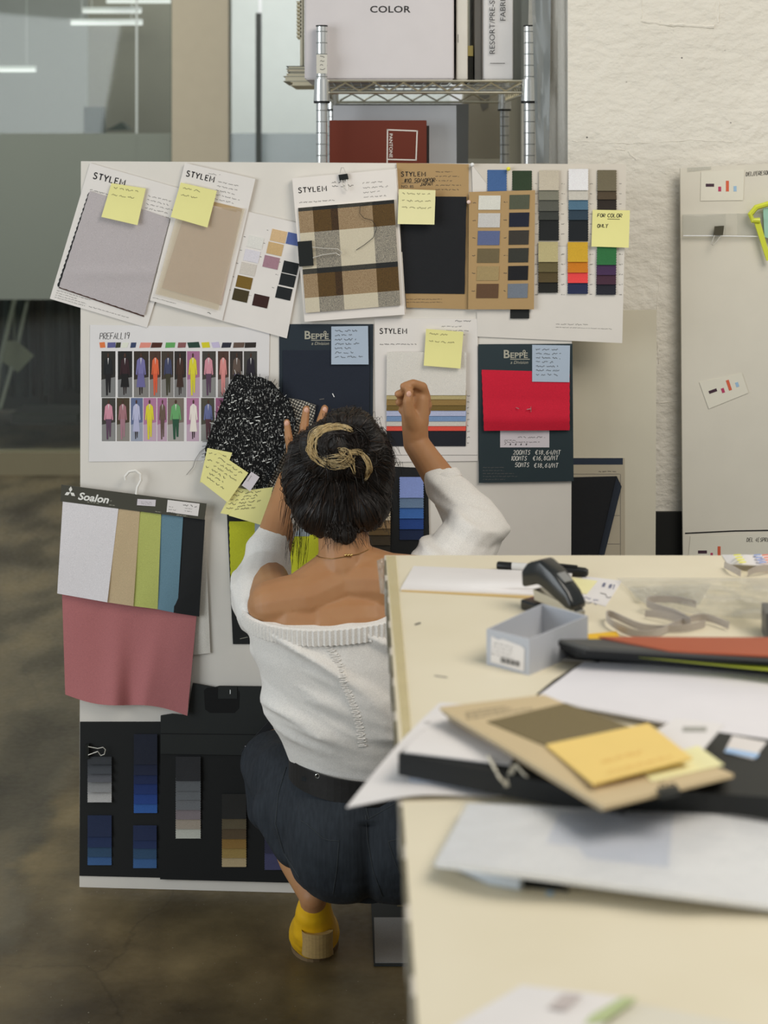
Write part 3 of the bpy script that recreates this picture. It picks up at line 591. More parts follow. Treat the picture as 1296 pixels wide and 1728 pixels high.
sub(c2, 'fabric_swatch', lambda b: b.patch([(318, 338), (407, 357), (374, 515), (273, 486)], M('beige_fabric', (186, 168, 157), .7, 'fabric', k=1.3), off=.0074, th=.0006, nu=6, nv=10, bulge=lambda u, v: .0006 + .001 * math.sin(u * 6)), smooth=True)
sub(c2, 'organza_overlay', lambda b: b.patch([(303, 345), (413, 352), (368, 524), (262, 496)], M('organza', (250, 246, 240), .6, 'film', rgb2=(222, 208, 194)), off=.0100, th=.0003, nu=8, nv=8, bulge=lambda u, v: .0016 * (1 + noise.noise(Vector((u * 5, v * 5, 1))))), smooth=True)
note([(305, 308), (366, 322), (350, 384), (288, 366)], 'yellow sticky note across the sheer beige card', .0135, curl=.005)
b = B(BF)
for cx, cy, rgb in [(431, 409, (205, 202, 195)), (425, 432, (200, 195, 200)), (418.5, 454, (190, 182, 172)), (412, 476.5, (110, 85, 30)), (406, 498.5, (60, 50, 25)), (470, 398.5, (195, 165, 125)), (464, 420, (185, 155, 110)), (457.6, 442.7, (150, 115, 125)), (440, 508, (50, 25, 20)), (497, 404, (75, 90, 140)), (490, 452, (22, 26, 28)), (485, 473, (22, 26, 28)), (479, 495, (22, 26, 28))]:
    bb = B(BF).patch(quadrot(cx, cy, 26, 20, 12.5), rgbm(rgb), off=.0044, th=.0009); bb.build('small_swatch', c5); b.scrib(cx - 20, cy - 10, 4, 1.2, mink, 13, .6, .0047)
b.build('printed_numbers', c5)
# plaid card
pc = M('card_stack_white', (214, 207, 200), .75, 'paper', k=1.3)
pl_ = card([(493, 301), (668, 285), (683, 531), (514, 543)], pc, .0080, 'swatch_card', 'thick white card with a brown, black and cream checked fabric', group='fabric cards', th=.009)
sub(pl_, 'card_pages', lambda b: (b.patch([(496, 300), (670, 284), (685, 527), (516, 540)], paper2, off=.0040, th=.0030)))
sub(pl_, 'printed_lettering', lambda b: (b.mono('STYLEM', 504, 325.5, 8.6, ink, -4, .0174, 1.63, 0.986), b.scrib(505, 342, 60, 2, mink, -4, .6, .0174), b.lines(560, 308, 40, 2, 7, 4, ink, -4, .7, .0174), b.lines(612, 309, 46, 4, 8, 2.5, gink, -4, .6, .0174)))
PM = {k: M('plaid_' + k, v, .8, 'weave', rgb2=w, k=1.3) for k, v, w in (('tan', (150, 128, 98), (128, 105, 78)), ('brown', (88, 65, 32), (72, 53, 27)), ('cream', (190, 180, 158), (182, 172, 150)), ('grey', (150, 142, 126), (105, 100, 92)), ('dark', (62, 60, 52), (48, 46, 42)), ('deep', (66, 46, 26), (50, 36, 22)), ('black', (38, 38, 36), (30, 30, 30)))}
us = [0, .15, .335, .41, .77, 1]; vs = [0, .035, .24, .585, .635, .86, 1]
def cellm(i, j):
    row = ['stripe', 'warm', 'light', 'stripe', 'warm', 'light'][j]; col = ['pale', 'brn', 'edge', 'pale', 'brn'][i]
    return PM[{'warmpale': 'tan', 'warmbrn': 'brown', 'warmedge': 'deep', 'lightpale': 'cream', 'lightbrn': 'grey', 'lightedge': 'grey', 'stripepale': 'dark', 'stripebrn': 'black', 'stripeedge': 'black'}[row + col]]
us2 = sorted(set(us + [i / 12 for i in range(13)])); vs2 = sorted(set(vs + [i / 12 for i in range(13)]))
def cm2(i, j):
    u = (us2[i] + us2[i + 1]) / 2; v = (vs2[j] + vs2[j + 1]) / 2
    return cellm(max(k for k in range(5) if us[k] <= u), max(k for k in range(6) if vs[k] <= v))
sub(pl_, 'checked_fabric', lambda b: b.patch([(503, 351), (665, 337), (675.5, 515), (516, 528)], PM['cream'], off=.0175, th=.0035, us=us2, vs=vs2, cellm=cm2, bulge=lambda u, v: .0008 * math.sin(u * 7) + .001 * v))
wireb = M('bright_wire', (205, 200, 190), .35, k=1.1, metal=.3)
wire = M('steel_wire', (215, 212, 205), .25, 'metal', k=1)
def clip(bq, wires, label, off, fr=BF, th=.010, wm=None, r=.0007, bm_=None):
    t = B(fr).patch(bq, bm_ or M('clip_black', (34, 36, 34), .35, k=1), off=off, th=th).build('binder_clip', label=label, cat='binder clip')
    for w_ in wires: B(fr).tube([fr.at(x, y, off + th + .002) for x, y in w_], max(r, .0010), wm or wireb, 6).build('wire_handle', t, smooth=True)
    return t
clip([(502, 408), (526, 406), (529, 448), (505, 450)], [[(527, 417), (545, 419), (570, 420), (577, 426), (573, 431), (567, 427), (545, 430), (528, 435)]], 'large black binder clip on the left edge of the checked card', .018)
clip([(571, 295), (586, 293), (588, 302), (573, 305)], [[(573, 294), (576, 283), (580, 283), (584, 292)], [(576, 304), (581, 318), (586, 322), (587, 316), (585, 303)]], 'small black binder clip at the top of the checked card', .0175, th=.006)
b = B(BF).tube([BF.at(x, y, .0245) for x, y in [(624, 343), (608, 347), (607, 360), (614, 368), (628, 372), (636, 385), (630, 401), (615, 413), (601, 422)]], .0006, ink, 5); b.build('loose_thread', label='dark curled thread hanging on the checked fabric', cat='thread', smooth=True)
# kraft card
k1 = card([(669, 275), (791, 277), (790, 522), (686, 519)], kraft, .0030, 'swatch_card', 'kraft brown card with a large black fabric swatch', group='fabric cards', th=.0016)
sub(k1, 'printed_lettering', lambda b: (b.mono('STYLEM', 677, 297.5, 7.6, ink, 0, .0050, 1.44, 0.968), b.hand('#10.50/40POR', 682, 308, 6.5, ink, -1, 1.1, .0050, sp=.85), b.hand('JAPAN', 709, 314, 6, ink, -3, 1.1, .0050, sp=.85), b.stroke([(677, 309), (706, 309)], mink, .6, .0048), b.text('NO. 85', 677, 317, 5, mink, 0, .0050), b.lines(735, 290, 50, 5, 7.5, 2, mink, 0, .6, .005), b.scrib(686, 505, 60, 1.5, mink, 0, .5, .005), b.scrib(686, 510, 60, 1.5, mink, 0, .5, .005)))
blkf = M('black_fabric', (27, 28, 31), .85, 'fabric', k=1.1)
sub(k1, 'fabric_swatch', lambda b: b.patch([(674, 331), (787, 332), (784, 496), (680, 495)], blkf, off=.0048, th=.0012, nu=8, nv=8, zig=.4, bulge=lambda u, v: .0008 * math.sin(v * 5) + .0008), smooth=True)
note([(673, 319), (735, 321), (733, 379), (671, 378)], 'pale yellow sticky note on the kraft card, left of the black swatch', .0230, m=M('sticky_pale', (216, 208, 158), .75, 'paper', k=1.3), lines=3, curl=.003)
# white colour card with strips
wcc = card([(796, 276), (1057, 277), (1050, 579), (806, 568)], paper2, .0020, 'swatch_card', 'big white colour card with pinked ribbon swatches, right end of the top row', group='fabric cards', th=.0012)
sub(wcc, 'upper_sheet', lambda b: b.patch([(796, 276), (1057, 277), (1054, 418), (900, 414)], M('card_greyish', (196, 188, 176), .75, 'paper', k=1.25), off=.0033, th=.0006))
def strip_stack(parent, x0, x1, ys, cols, off, zig=1.0, m=None, curl=.002, skew=0, name='swatch_strip', fr=BF, sag=0):
    """overlapping pinked swatches, each one layer behind the one above it"""
    n = len(cols)
    for i, c_ in enumerate(cols):
        ya = ys[0] if i == 0 else ys[i] - 6; yb = ys[i + 1]; oo = off + (n - 1 - i) * .0009
        bb = B(fr).patch([(x0 + skew * (ya - ys[0]), ya), (x1 + skew * (ya - ys[0]), ya), (x1 + skew * (yb - ys[0]), yb - sag), (x0 + skew * (yb - ys[0]), yb)], rgbm(c_), off=oo, th=.0006, nu=6, nv=max(4, int((yb - ya) / 2)), zig=zig, bulge=lambda u, v: curl * v * v)
        bb.build(name, parent, smooth=True)
strip_stack(wcc, 823, 854.5, [286.6, 322.5], [(60, 90, 135)], .0042); strip_stack(wcc, 865, 897, [288, 321], [(40, 55, 35)], .0042)
strip_stack(wcc, 910, 942.5, [287.5, 321, 337.5, 356, 371, 406], [(178, 168, 150), (112, 110, 96), (78, 78, 70), (50, 52, 48), (22, 24, 24)], .0042)
strip_stack(wcc, 960, 992, [285, 321, 337.5, 354, 371, 407], [(215, 210, 212), (180, 175, 165), (70, 100, 120), (38, 55, 68), (18, 22, 26)], .0042)
strip_stack(wcc, 1008.5, 1039.7, [287, 322, 336.5, 354.5], [(100, 92, 72), (70, 58, 42), (38, 30, 24)], .0042)
strip_stack(wcc, 909, 941, [408, 442, 459, 476.5, 494], [(170, 158, 115), (90, 80, 50), (75, 62, 35), (24, 24, 20)], .0046)
strip_stack(wcc, 958.5, 991.5, [408.5, 442, 460, 477.5, 496], [(190, 150, 40), (185, 110, 20), (222, 62, 62), (30, 38, 68)], .0046)
strip_stack(wcc, 1008, 1040, [411.5, 447, 464, 480, 497.5], [(40, 100, 55), (60, 38, 70), (62, 35, 50), (28, 28, 38)], .0046, skew=-.015)
strip_stack(wcc, 861, 893, [519, 537.5], [(22, 24, 24)], .0042, zig=0)
def ticks(b):
    for x in (903, 947, 995, 1045):
        for y in range(310, 500, 17):
            if not 400 < y < 420: b.scrib(x, y, 6, 1.6, gink, 0, .7, .0041)
    b.scrib(938, 547, 55, 2.4, gink, 1, .6, .0035); b.scrib(938, 552, 95, 1.4, gink, 2, .5, .0035)
sub(wcc, 'printed_numbers', ticks)
k2 = card([(791.5, 324), (903, 321), (901, 522), (790, 522)], kraft, .0100, 'swatch_card', 'kraft brown leaf with two columns of small rectangular swatches', group='fabric cards', th=.0016)
K1 = [(200, 198, 188), (185, 182, 178), (85, 95, 130), (100, 88, 62), (150, 130, 90), (90, 65, 45)]; K2 = [(75, 78, 62), (22, 26, 42), (52, 48, 42), (48, 48, 42), (20, 20, 24), (105, 112, 122)]
kn = B(BF)
for i in range(6):
    y0 = 330 + i * 29.8; B(BF).patch([(808 - i * .7, y0), (845 - i * .7, y0), (844 - i * .7, y0 + 24), (807 - i * .7, y0 + 24)], rgbm(K1[i]), off=.0118, th=.0009).build('small_swatch', k2)
    y1 = 329 + i * 30; B(BF).patch([(860 - i * .6, y1), (894 - i * .6, y1 - .6), (893 - i * .6, y1 + 23.6), (859.5 - i * .6, y1 + 24)], rgbm(K2[i]), off=.0118, th=.0009).build('small_swatch', k2)
    kn.scrib(798 - i * .4, y0 + 12, 6, 1.8, mink, 0, .8, .0119); kn.scrib(850, y1 + 12, 6, 1.8, mink, 0, .8, .0119)
kn.build('printed_numbers', k2)
sn = note([(1000, 354), (1063, 355), (1061, 418), (998, 416)], 'yellow sticky note reading FOR COLOR ONLY on the big colour card', .0078, lines=0, curl=.004)
sub(sn, 'handwriting_bold', lambda b: (b.hand('FOR', 1008, 366, 5.5, ink, 2, 1.1, .0086), b.hand('COLOR', 1025, 366.5, 6, ink, 1, 1.1, .0086), b.stroke([(1025, 369.5), (1046, 370)], ink, .9, .0088), b.hand('ONLY', 1008, 384, 5.5, ink, -2, 1.1, .0095)))
for x, y, m_, lb in [(858, 285, rgbm((215, 205, 60), 'paper'), 'yellow push pin at the top of the big colour card'), (797, 278, tinyw, 'white push pin where the kraft and white cards meet'), (791, 341, rgbm((215, 190, 180), 'paper'), 'pale pink push pin holding the kraft leaf')]:
    b = B(); p = BF.at(x, y, .012); b.ell(p, (.0042, .004, .0042), m_, 12, 8); b.tube([p, p - BF.n * .014], .0007, wire, 5); b.build('push_pin', label=lb, cat='push pin', group='pins on the board', smooth=True)
# ---- prefall sheet
ps = card([(152, 548), (455, 553), (452, 776), (150, 779)], M('print_paper', (206, 202, 200), .7, 'paper', k=1.3), .0010, 'lookbook_sheet', 'white printed sheet headed PREFALL19 with two rows of runway photos', cat='printed sheet', th=.0005)
sub(ps, 'handwriting', lambda b: b.hand('PREFALL19', 168, 572.5, 10.5, ink, -1, 1.0, .0018, sp=.66))
chips = [(142, 175, (205, 110, 60)), (190, 240, (85, 85, 130)), (242, 272, (50, 52, 35)), (280, 318, (205, 205, 190)), (335, 368, (50, 60, 90)), (393, 460, (205, 130, 115)), (464, 530, (70, 35, 25)), (553, 612, (90, 150, 85)), (630, 680, (125, 80, 80)), (693, 765, (35, 60, 50)), (780, 828, (195, 185, 40)), (844, 890, (180, 170, 195)), (905, 962, (38, 38, 50)), (977, 1045, (90, 72, 62)), (1048, 1118, (42, 36, 32))]
for a, b2, rgb in chips:
    x0, x1 = a / 3.703 + 130, b2 / 3.703 + 130; j = (R() - .5) * 3; B(BF).patch([(x0 + j, 578), (x1 + j, 577.5 + j / 2), (x1 - j, 586.5), (x0 - j, 587)], rgbm(rgb, 'paper'), off=.0016, th=.0003).build('colour_chip', ps)
row1 = [(152, 240, (40, 38, 34), (30, 32, 34), (28, 26, 28), 0), (255, 345, (32, 30, 28), (50, 30, 34), (26, 24, 24), 1), (355, 448, (50, 42, 34), (110, 105, 150), (100, 95, 140), 1), (453, 523, (70, 50, 40), (205, 95, 60), (200, 85, 55), 0), (527, 603, (60, 52, 44), (60, 64, 90), (58, 55, 40), 0), (608, 682, (42, 38, 34), (62, 42, 34), (58, 40, 32), 1), (687, 767, (150, 100, 130), (200, 190, 50), (196, 186, 48), 0), (782, 867, (60, 56, 50), (190, 130, 140), (82, 60, 78), 0), (880, 948, (70, 50, 42), (200, 130, 125), (196, 126, 122), 0), (955, 1035, (50, 44, 40), (90, 75, 66), (80, 70, 90), 0), (1042, 1125, (62, 60, 56), (38, 34, 42), (34, 32, 38), 1)]
row2 = [(155, 240, (58, 55, 50), (190, 130, 145), (85, 62, 80), 0), (248, 328, (66, 55, 40), (150, 105, 110), (150, 110, 120), 0), (336, 411, (90, 100, 130), (170, 170, 195), (165, 165, 190), 1), (415, 496, (160, 110, 140), (200, 190, 50), (196, 186, 50), 0), (501, 562, (150, 100, 130), (95, 78, 66), (88, 72, 62), 0), (566, 668, (110, 100, 90), (95, 150, 95), (40, 75, 55), 0), (685, 762, (160, 110, 140), (215, 205, 195), (215, 205, 195), 1), (775, 858, (70, 66, 56), (95, 100, 140), (80, 50, 56), 0), (866, 930, (150, 90, 120), (190, 120, 130), (180, 110, 120), 0)]
def figure(b, x0, x1, y0, y1, bg, top, leg, dress):
    pm = lambda c_: rgbm(c_, 'paper'); b.rect(x0, y0, x1, y1, pm(bg), off=.0014, th=.0002)
    lightfl = tuple(min(210, int(c_ * .5 + 95)) for c_ in bg); b.poly([(x0, y0 + (y1 - y0) * .62), (x1, y0 + (y1 - y0) * .56), (x1, y1), (x0, y1)], pm(lightfl), off=.0016, th=.0001)
    w = x1 - x0; h = y1 - y0; cx = (x0 + x1) / 2 + (R() - .5) * 2; X = lambda a: cx + a * w; Y = lambda a: y0 + a * h
    b.poly([(X(.07 * math.cos(t_ * .785)), Y(.09 + .05 * math.sin(t_ * .785))) for t_ in range(8)], pm((70, 48, 38)), off=.0019, th=.0001)
    b.poly([(X(-.07), Y(.14)), (X(.07), Y(.14)), (X(.26), Y(.2)), (X(.34), Y(.50)), (X(.25), Y(.52)), (X(.2), Y(.34)), (X(.2), Y(.5)), (X(-.2), Y(.5)), (X(-.2), Y(.34)), (X(-.25), Y(.52)), (X(-.34), Y(.5)), (X(-.26), Y(.2))], pm(top), off=.0019, th=.0001)
    b.poly([(X(-.03), Y(.15)), (X(.04), Y(.15)), (X(.0), Y(.3))], pm((205, 200, 198)), off=.0021, th=.0001)
    if dress:
        b.poly([(X(-.2), Y(.49)), (X(.2), Y(.49)), (X(.3), Y(.78)), (X(-.3), Y(.78))], pm(leg), off=.0020, th=.0001); b.poly([(X(-.12), Y(.78)), (X(-.02), Y(.78)), (X(-.03), Y(.95)), (X(-.1), Y(.95))], pm((40, 30, 28)), off=.0019, th=.0001); b.poly([(X(.02), Y(.78)), (X(.12), Y(.78)), (X(.1), Y(.92)), (X(.04), Y(.92))], pm((40, 30, 28)), off=.0019, th=.0001)
    else:
        b.poly([(X(-.2), Y(.49)), (X(.2), Y(.49)), (X(.16), Y(.9)), (X(.05), Y(.9)), (X(.0), Y(.6)), (X(-.02), Y(.96)), (X(-.14), Y(.96))], pm(leg), off=.0020, th=.0001)
for r_, ya, yb in ((row1, 592.6, 670.4), (row2, 671.5, 744.5)):
    for (a, b2, bg, top, leg, dr) in r_:
        b = B(BF); figure(b, a / 3.703 + 130, b2 / 3.703 + 130, ya, yb, bg, top, leg, dr); b.build('runway_photo', ps)
# ---- second row cards
n1 = card([(471, 547), (630, 547), (629, 790), (472, 790)], navyc, .0010, 'swatch_card', 'dark navy card with navy fabric and pale lettering, above the raised left hand', group='fabric cards')
lg = M('logo_cream', (168, 164, 148), .6, k=1.1)
def beppe(b, x, y, off, k=1.0):
    b.text('B', x, y, 14 * k, lg, 0, off, bold=.018, xs=1.05); b.text('EPPE', x + 11.5 * k, y, 9.5 * k, lg, 0, off, bold=.018, xs=1.15, space=1.0); b.stroke([(x + 12, y + 2.2), (x + 45 * k, y + 2.2)], lg, 1.2, off); b.text('a Division', x + 12, y + 10, 5.5, lg, 0, off, shear=.3)
    b.poly([(x + 35.5 * k + 2.6 * math.cos(t_ * .524), y - 11 + 2.6 * math.sin(t_ * .524)) for t_ in range(12)], lg, off=off, th=.0002); b.poly([(x + 35.5 * k + 1.2 * math.cos(t_ * .785), y - 11 + 1.2 * math.sin(t_ * .785)) for t_ in range(8)], ink, off=off + .0003, th=.0002)
sub(n1, 'logo_lettering', lambda b: beppe(b, 513, 572, .0026))
sub(n1, 'fabric_swatch', lambda b: b.patch([(477, 591), (624, 591), (622, 780), (478, 780)], M('navy_fabric', (28, 34, 46), .8, 'fabric', k=1.2), off=.0024, th=.0012, nu=8, nv=8, bulge=lambda u, v: .002 * v), smooth=True)
sub(n1, 'staple', lambda b: (b.stroke([(561, 664), (564, 670)], tinyw, 1.5, .0056), b.stroke([(539, 674), (547, 673)], gink, 1.2, .0056)))
note([(559, 551), (621, 550), (622, 615), (559, 615)], 'light blue sticky note on the dark navy card', .0056, m=stickyb, lines=7, curl=.002, im=mink)
s4 = card([(632, 537), (806, 538), (807, 778), (634, 780)], paper, .0012, 'swatch_card', 'white card with stacked cream, olive, blue and coral fabrics behind the raised fist', group='fabric cards')
sub(s4, 'printed_lettering', lambda b: (b.mono('STYLEM', 641, 563, 8.8, ink, 0, .0027, 1.67, 0.924), b.scrib(641, 581, 62, 1.8, mink, 0, .7, .0027), b.scrib(768, 542, 30, 3, mink, 0, .7, .0027), b.lines(745, 551, 48, 4, 7, 2, gink, 0, .6, .0027), b.stroke([(636, 768), (806, 768)], gink, .7, .0027), b.lines(788, 668, 6, 9, 10, 2, gink, 0, .7, .0027), b.scrib(641, 760, 22, 2, gink, 0, .6, .0027)))
crm = M('cream_fabric', (202, 197, 188), .8, 'fabric', k=1.3)
ys = [594, 667, 674, 684, 693, 702, 711, 719, 727, 753]; cs = [None, (165, 150, 105), (135, 108, 60), (105, 85, 40), (165, 170, 195), (110, 135, 170), (190, 185, 175), (205, 75, 60), (24, 26, 34)]
for i in range(9):
    m_ = crm if i == 0 else rgbm(cs[i]); ya = ys[i] if i == 0 else ys[i] - 8
    B(BF).patch([(653, ya), (787, ya), (786, ys[i + 1]), (652, ys[i + 1])], m_, off=.0026 + (8 - i) * .0009, th=.0007, nu=10, nv=6, bulge=lambda u, v: .0008 * v + (.0012 * noise.noise(Vector((u * 4, v * 4, 3))) if i == 0 else 0)).build('fabric_layer', s4, smooth=True)
note([(719, 555), (782, 560), (777, 622), (715, 617)], 'yellow sticky note on the card behind the raised fist', .0125, lines=2, curl=.007)
n2 = card([(807, 581), (966, 580), (968, 812), (808, 815)], slatec, .0050, 'swatch_card', 'dark slate card with a bright red fabric swatch and white prices', group='fabric cards')
sub(n2, 'logo_lettering', lambda b: (beppe(b, 849, 604, .0066, 1.0), b.lines(815, 789, 60, 5, 5, 1.4, gink, 0, .5, .0066)))
red = M('red_fabric', (186, 20, 46), .8, 'fabric', k=1.35)
sub(n2, 'fabric_swatch', lambda b: b.patch([(813, 624), (961, 628), (961, 726), (817, 727)], red, off=.0066, th=.0012, nu=18, nv=16, zig=.6, bulge=lambda u, v: .006 * v + .010 * max(0, v - .5) ** 1.0 * 2 * (1 - .5 * abs(u - .5)) - .016 * max(0, v - .82) * 3), smooth=True)
wl_ = M('label_white', (200, 192, 196), .6, k=1.2)
sub(n2, 'care_label', lambda b: (b.rect(844, 722, 927, 755, wl_, off=.0063, th=.0004), b.scrib(874, 738, 46, 2.6, mink, 0, .7, .0069), b.scrib(851, 743, 20, 1.5, mink, 0, .6, .0069), b.scrib(851, 746, 60, 1.5, mink, 0, .6, .0069), b.lines(851, 749, 6, 1, 4, 3, ink, 0, .7, .0069), [b.hand('#', x, 751.5, 3.2, ink, 0, .6, .0069) for x in (860, 869, 878, 887)]))
wpen = M('white_pen', (215, 212, 205), .6, k=1.2)
sub(n2, 'price_handwriting', lambda b: (b.hand('200MTS', 866, 767, 7.2, wpen, 0, .95, .0066, sp=.80), b.hand('€18,64/MT', 903, 767, 7.2, wpen, 0, .95, .0066, sp=.90), b.hand('100MTS', 862, 777, 7.2, wpen, 0, .95, .0066, sp=.80), b.hand('€16,80/MT', 899, 777, 7.2, wpen, -1, .95, .0066, sp=.90), b.hand('50MTS', 869, 788, 7.2, wpen, 0, .95, .0066, sp=.80), b.hand('€18,61/MT', 901, 789, 7.2, wpen, 0, .95, .0066, sp=.90)))
b = B(BF); b.tube([BF.at(871, 688, .016), BF.at(876, 690, .020)], .0008, wire, 5); b.tube([BF.at(889, 691, .019), BF.at(896, 690, .019)], .0008, wire, 5); b.tube([BF.at(896, 686, .019), BF.at(896, 695, .019)], .0008, wire, 5); b.build('staple', n2)
note([(898, 582), (962, 583), (961, 645), (898, 644)], 'light blue sticky note on the slate card above the red swatch', .0080, m=stickyb, lines=7, curl=.002, im=mink)
# lower right card with folded black fabric
k3 = card([(955, 773), (1054, 773), (1055, 1010), (955, 1010)], M('tan_card', (172, 162, 142), .75, 'paper', k=1.25), .0008, 'swatch_card', 'tan ruled card with a folded black fabric, low right beside the table edge', group='fabric cards', fr=B2)
sub(k3, 'header_band', lambda b: b.rect(955, 773, 1051, 784, M('navy_band', (40, 48, 62), .6), off=.0020, th=.0003), fr=B2)
sub(k3, 'printed_lines', lambda b: ([b.stroke([(960, y), (1046, y)], gink, .8, .0022) for y in (800, 870, 918)], b.stroke([(1047, 800), (1047, 1000)], gink, .8, .0022), b.scrib(1010, 796, 30, 2, mink, 0, .8, .0022)), fr=B2)
sub(k3, 'folded_fabric', lambda b: b.poly([(962, 806), (1041, 804), (1049, 821), (1018, 945), (1006, 1000), (957, 1000)], blkf, off=.0024, th=.004), fr=B2)
sub(k3, 'fabric_fold', lambda b: b.patch([(1040, 806), (1049, 821), (1018, 945), (1008, 945)], M('navy_fold', (36, 42, 52), .8, 'fabric'), off=.0065, th=.002, nu=3, nv=6, bulge=lambda u, v: .003 * math.sin(u * 3)), fr=B2, smooth=True)
# dark swatch book behind the head
d1 = card([(560, 783), (722, 790), (727, 1040), (560, 1040)], blackc, .0018, 'swatch_card', 'black card with a blue ribbon ladder, right behind the bent head', group='fabric cards')
strip_stack(d1, 675, 714, [805, 840, 857, 875, 893, 911], [(120, 135, 185), (90, 110, 135), (50, 90, 150), (28, 58, 118), (18, 32, 62)], .0032, zig=1.3)
strip_stack(d1, 615, 658, [850, 878, 892, 903, 920, 938], [(190, 175, 150), (135, 108, 75), (95, 75, 45), (60, 50, 35), (42, 38, 30)], .0032, zig=1.3)
strip_stack(d1, 622, 656, [798, 830, 850], [(150, 145, 135), (178, 168, 150)], .0030, zig=1.3)
# lime fabric card
l1 = card([(383, 868), (560, 868), (566, 1087), (393, 1087)], blackc, .0012, 'swatch_card', 'black card with a lime green fabric behind the left sleeve', group='fabric cards')
sub(l1, 'lime_fabric', lambda b: b.patch([(387, 880), (545, 880), (552, 985), (390, 995)], M('lime_fabric', (170, 172, 35), .75, 'fabric', k=1.35), off=.0028, th=.0012, nu=24, nv=20, zig=.9, bulge=lambda u, v: .006 + .005 * noise.noise(Vector((u * 3.3, v * 2, 5)))), smooth=True)
sub(l1, 'header_card', lambda b: b.rect(430, 862, 545, 905, M('pale_header', (140, 150, 156), .7, 'paper'), off=.011, th=.0006))
sub(l1, 'pen_mark', lambda b: b.stroke([(405, 1078), (418, 1075)], lg, .8, .0028))
# white cloth left behind the hanger swatch
b = B(BF); b.patch([(300, 850), (345, 862), (355, 1102), (300, 1108)], M('white_cloth', (202, 196, 186), .8, 'fabric', k=1.25), off=.0015, th=.001, nu=10, nv=12, bulge=lambda u, v: .003 * noise.noise(Vector((u * 4, v * 3, 0))) + .003)
b.build('cloth_swatch', label='plain white cloth swatch hanging behind the striped hanger swatch', cat='fabric swatch', smooth=True)
# ---- striped hanger swatch
OFF = .019
hs = B(BF).patch([(103.5, 818), (348.5, 850), (345, 877), (102, 846)], M('olive_header', (66, 64, 54), .6, 'paper', k=1.2), off=OFF, th=.002).build('hanger_swatch', label='hanging sample with white, tan, lime, blue and black stripes over a pink cloth', cat='fabric sample')
sub(hs, 'hook', lambda b: b.tube([BF.at(x, y, OFF + .001) for x, y in [(230, 834), (232, 822), (238, 810), (237, 800), (229, 794), (218, 796), (211, 804), (212, 810)]], .0028, M('hook_white', (212, 208, 200), .3), 8), smooth=True)
ol = OFF + .0024
def logo(b):
    for a in (-90, 30, 150):
        c0 = Vector((118.5, 831)); d = Vector((math.cos(math.radians(a + 7)), math.sin(math.radians(a + 7)))); n = Vector((-d.y, d.x)); b.poly([tuple(c0), tuple(c0 + d * 5.2 + n * 3), tuple(c0 + d * 10.4), tuple(c0 + d * 5.2 - n * 3)], wpen, off=ol, th=.0002)
    b.text('Soalon', 131, 842.5, 12.5, wpen, 7.5, ol, bold=.03, xs=1.12, shear=.22); b.scrib(147, 847, 22, 1.5, lg, 7, .8, ol); b.scrib(186, 845, 3, 1.5, lg, 7, .6, ol)
    b.scrib(184, 852, 10, 1, lg, 7, .7, ol); b.scrib(262, 863, 10, 1, lg, 7, .7, ol); b.scrib(298, 869, 18, 1.2, lg, 7, .9, ol)
sub(hs, 'logo_lettering', logo)
sub(hs, 'paper_label', lambda b: (b.patch([(232, 842), (263, 843.5), (262, 854.5), (231, 852.5)], wl_, off=ol, th=.0003), b.scrib(238, 847, 18, 1.2, gink, 3, .5, ol + .0004), b.scrib(238, 850, 18, 1.2, gink, 3, .5, ol + .0004)))
sub(hs, 'paper_label', lambda b: (b.patch([(283, 843.5), (337, 850), (334, 871), (281, 864)], M('label_bright', (212, 206, 202), .6, k=1.2), off=ol, th=.0003), b.scrib(309, 852, 24, 3, mink, 7, .9, ol + .0004), b.lines(285, 855, 15, 3, 4.5, 1.3, gink, 7, .6, ol + .0004), b.lines(312, 857.5, 18, 2, 4.5, 1.3, gink, 7, .6, ol + .0004)))
tops = [(106, 845), (195, 856.5), (231, 862.5), (267, 866.5), (304, 871), (341, 876.5)]; bots = [(96.5, 1001.5), (175, 1015.5), (219, 1022), (260, 1027), (293, 1034), (330, 1039.5)]
sc_ = [(204, 199, 200), (176, 155, 122), (164, 168, 92), (92, 122, 136), (20, 21, 22)]
for i in range(5):
    zg = .6
    B(BF).patch([tops[i], (tops[i + 1][0] + 5, tops[i + 1][1] + .6), (bots[i + 1][0] + 6, bots[i + 1][1] + 1), bots[i]], rgbm(sc_[i], 'fabric', bump=.25), off=OFF - .002 - i * .0012 + (.003), th=.0008, nu=8, nv=16, bulge=lambda u, v, i=i: .003 * v + .0015 * math.sin(u * 3 + v * 4 + i) * v).build('fabric_stripe', hs, smooth=True)
def pinkb(u, v): return .012 * noise.noise(Vector((u * 2.6 + 3, v * .9, .5))) * (.3 + v) + .016 * math.exp(-((u - .42) / .10) ** 2) * v - .012 * math.exp(-((u - .52) / .08) ** 2) * v * v + .012 * v * v + .006 * math.exp(-((u - .75 + .12 * v) / .06) ** 2) * v
us_ = [i / 40 for i in range(41)]
b = B(BF); pm_ = M('pink_fabric', (160, 98, 98), .8, 'fabric', k=1.3, bump=.2); b.patch([(104.5, 995), (332, 1036), (316, 1208), (110, 1172)], pm_, off=.0110, th=.001, nu=40, nv=26, bulge=pinkb, warp=lambda u, v: (0, v * v * 6.5 * math.sin(6.283 * u)))
b.build('pink_fabric', hs, smooth=True)
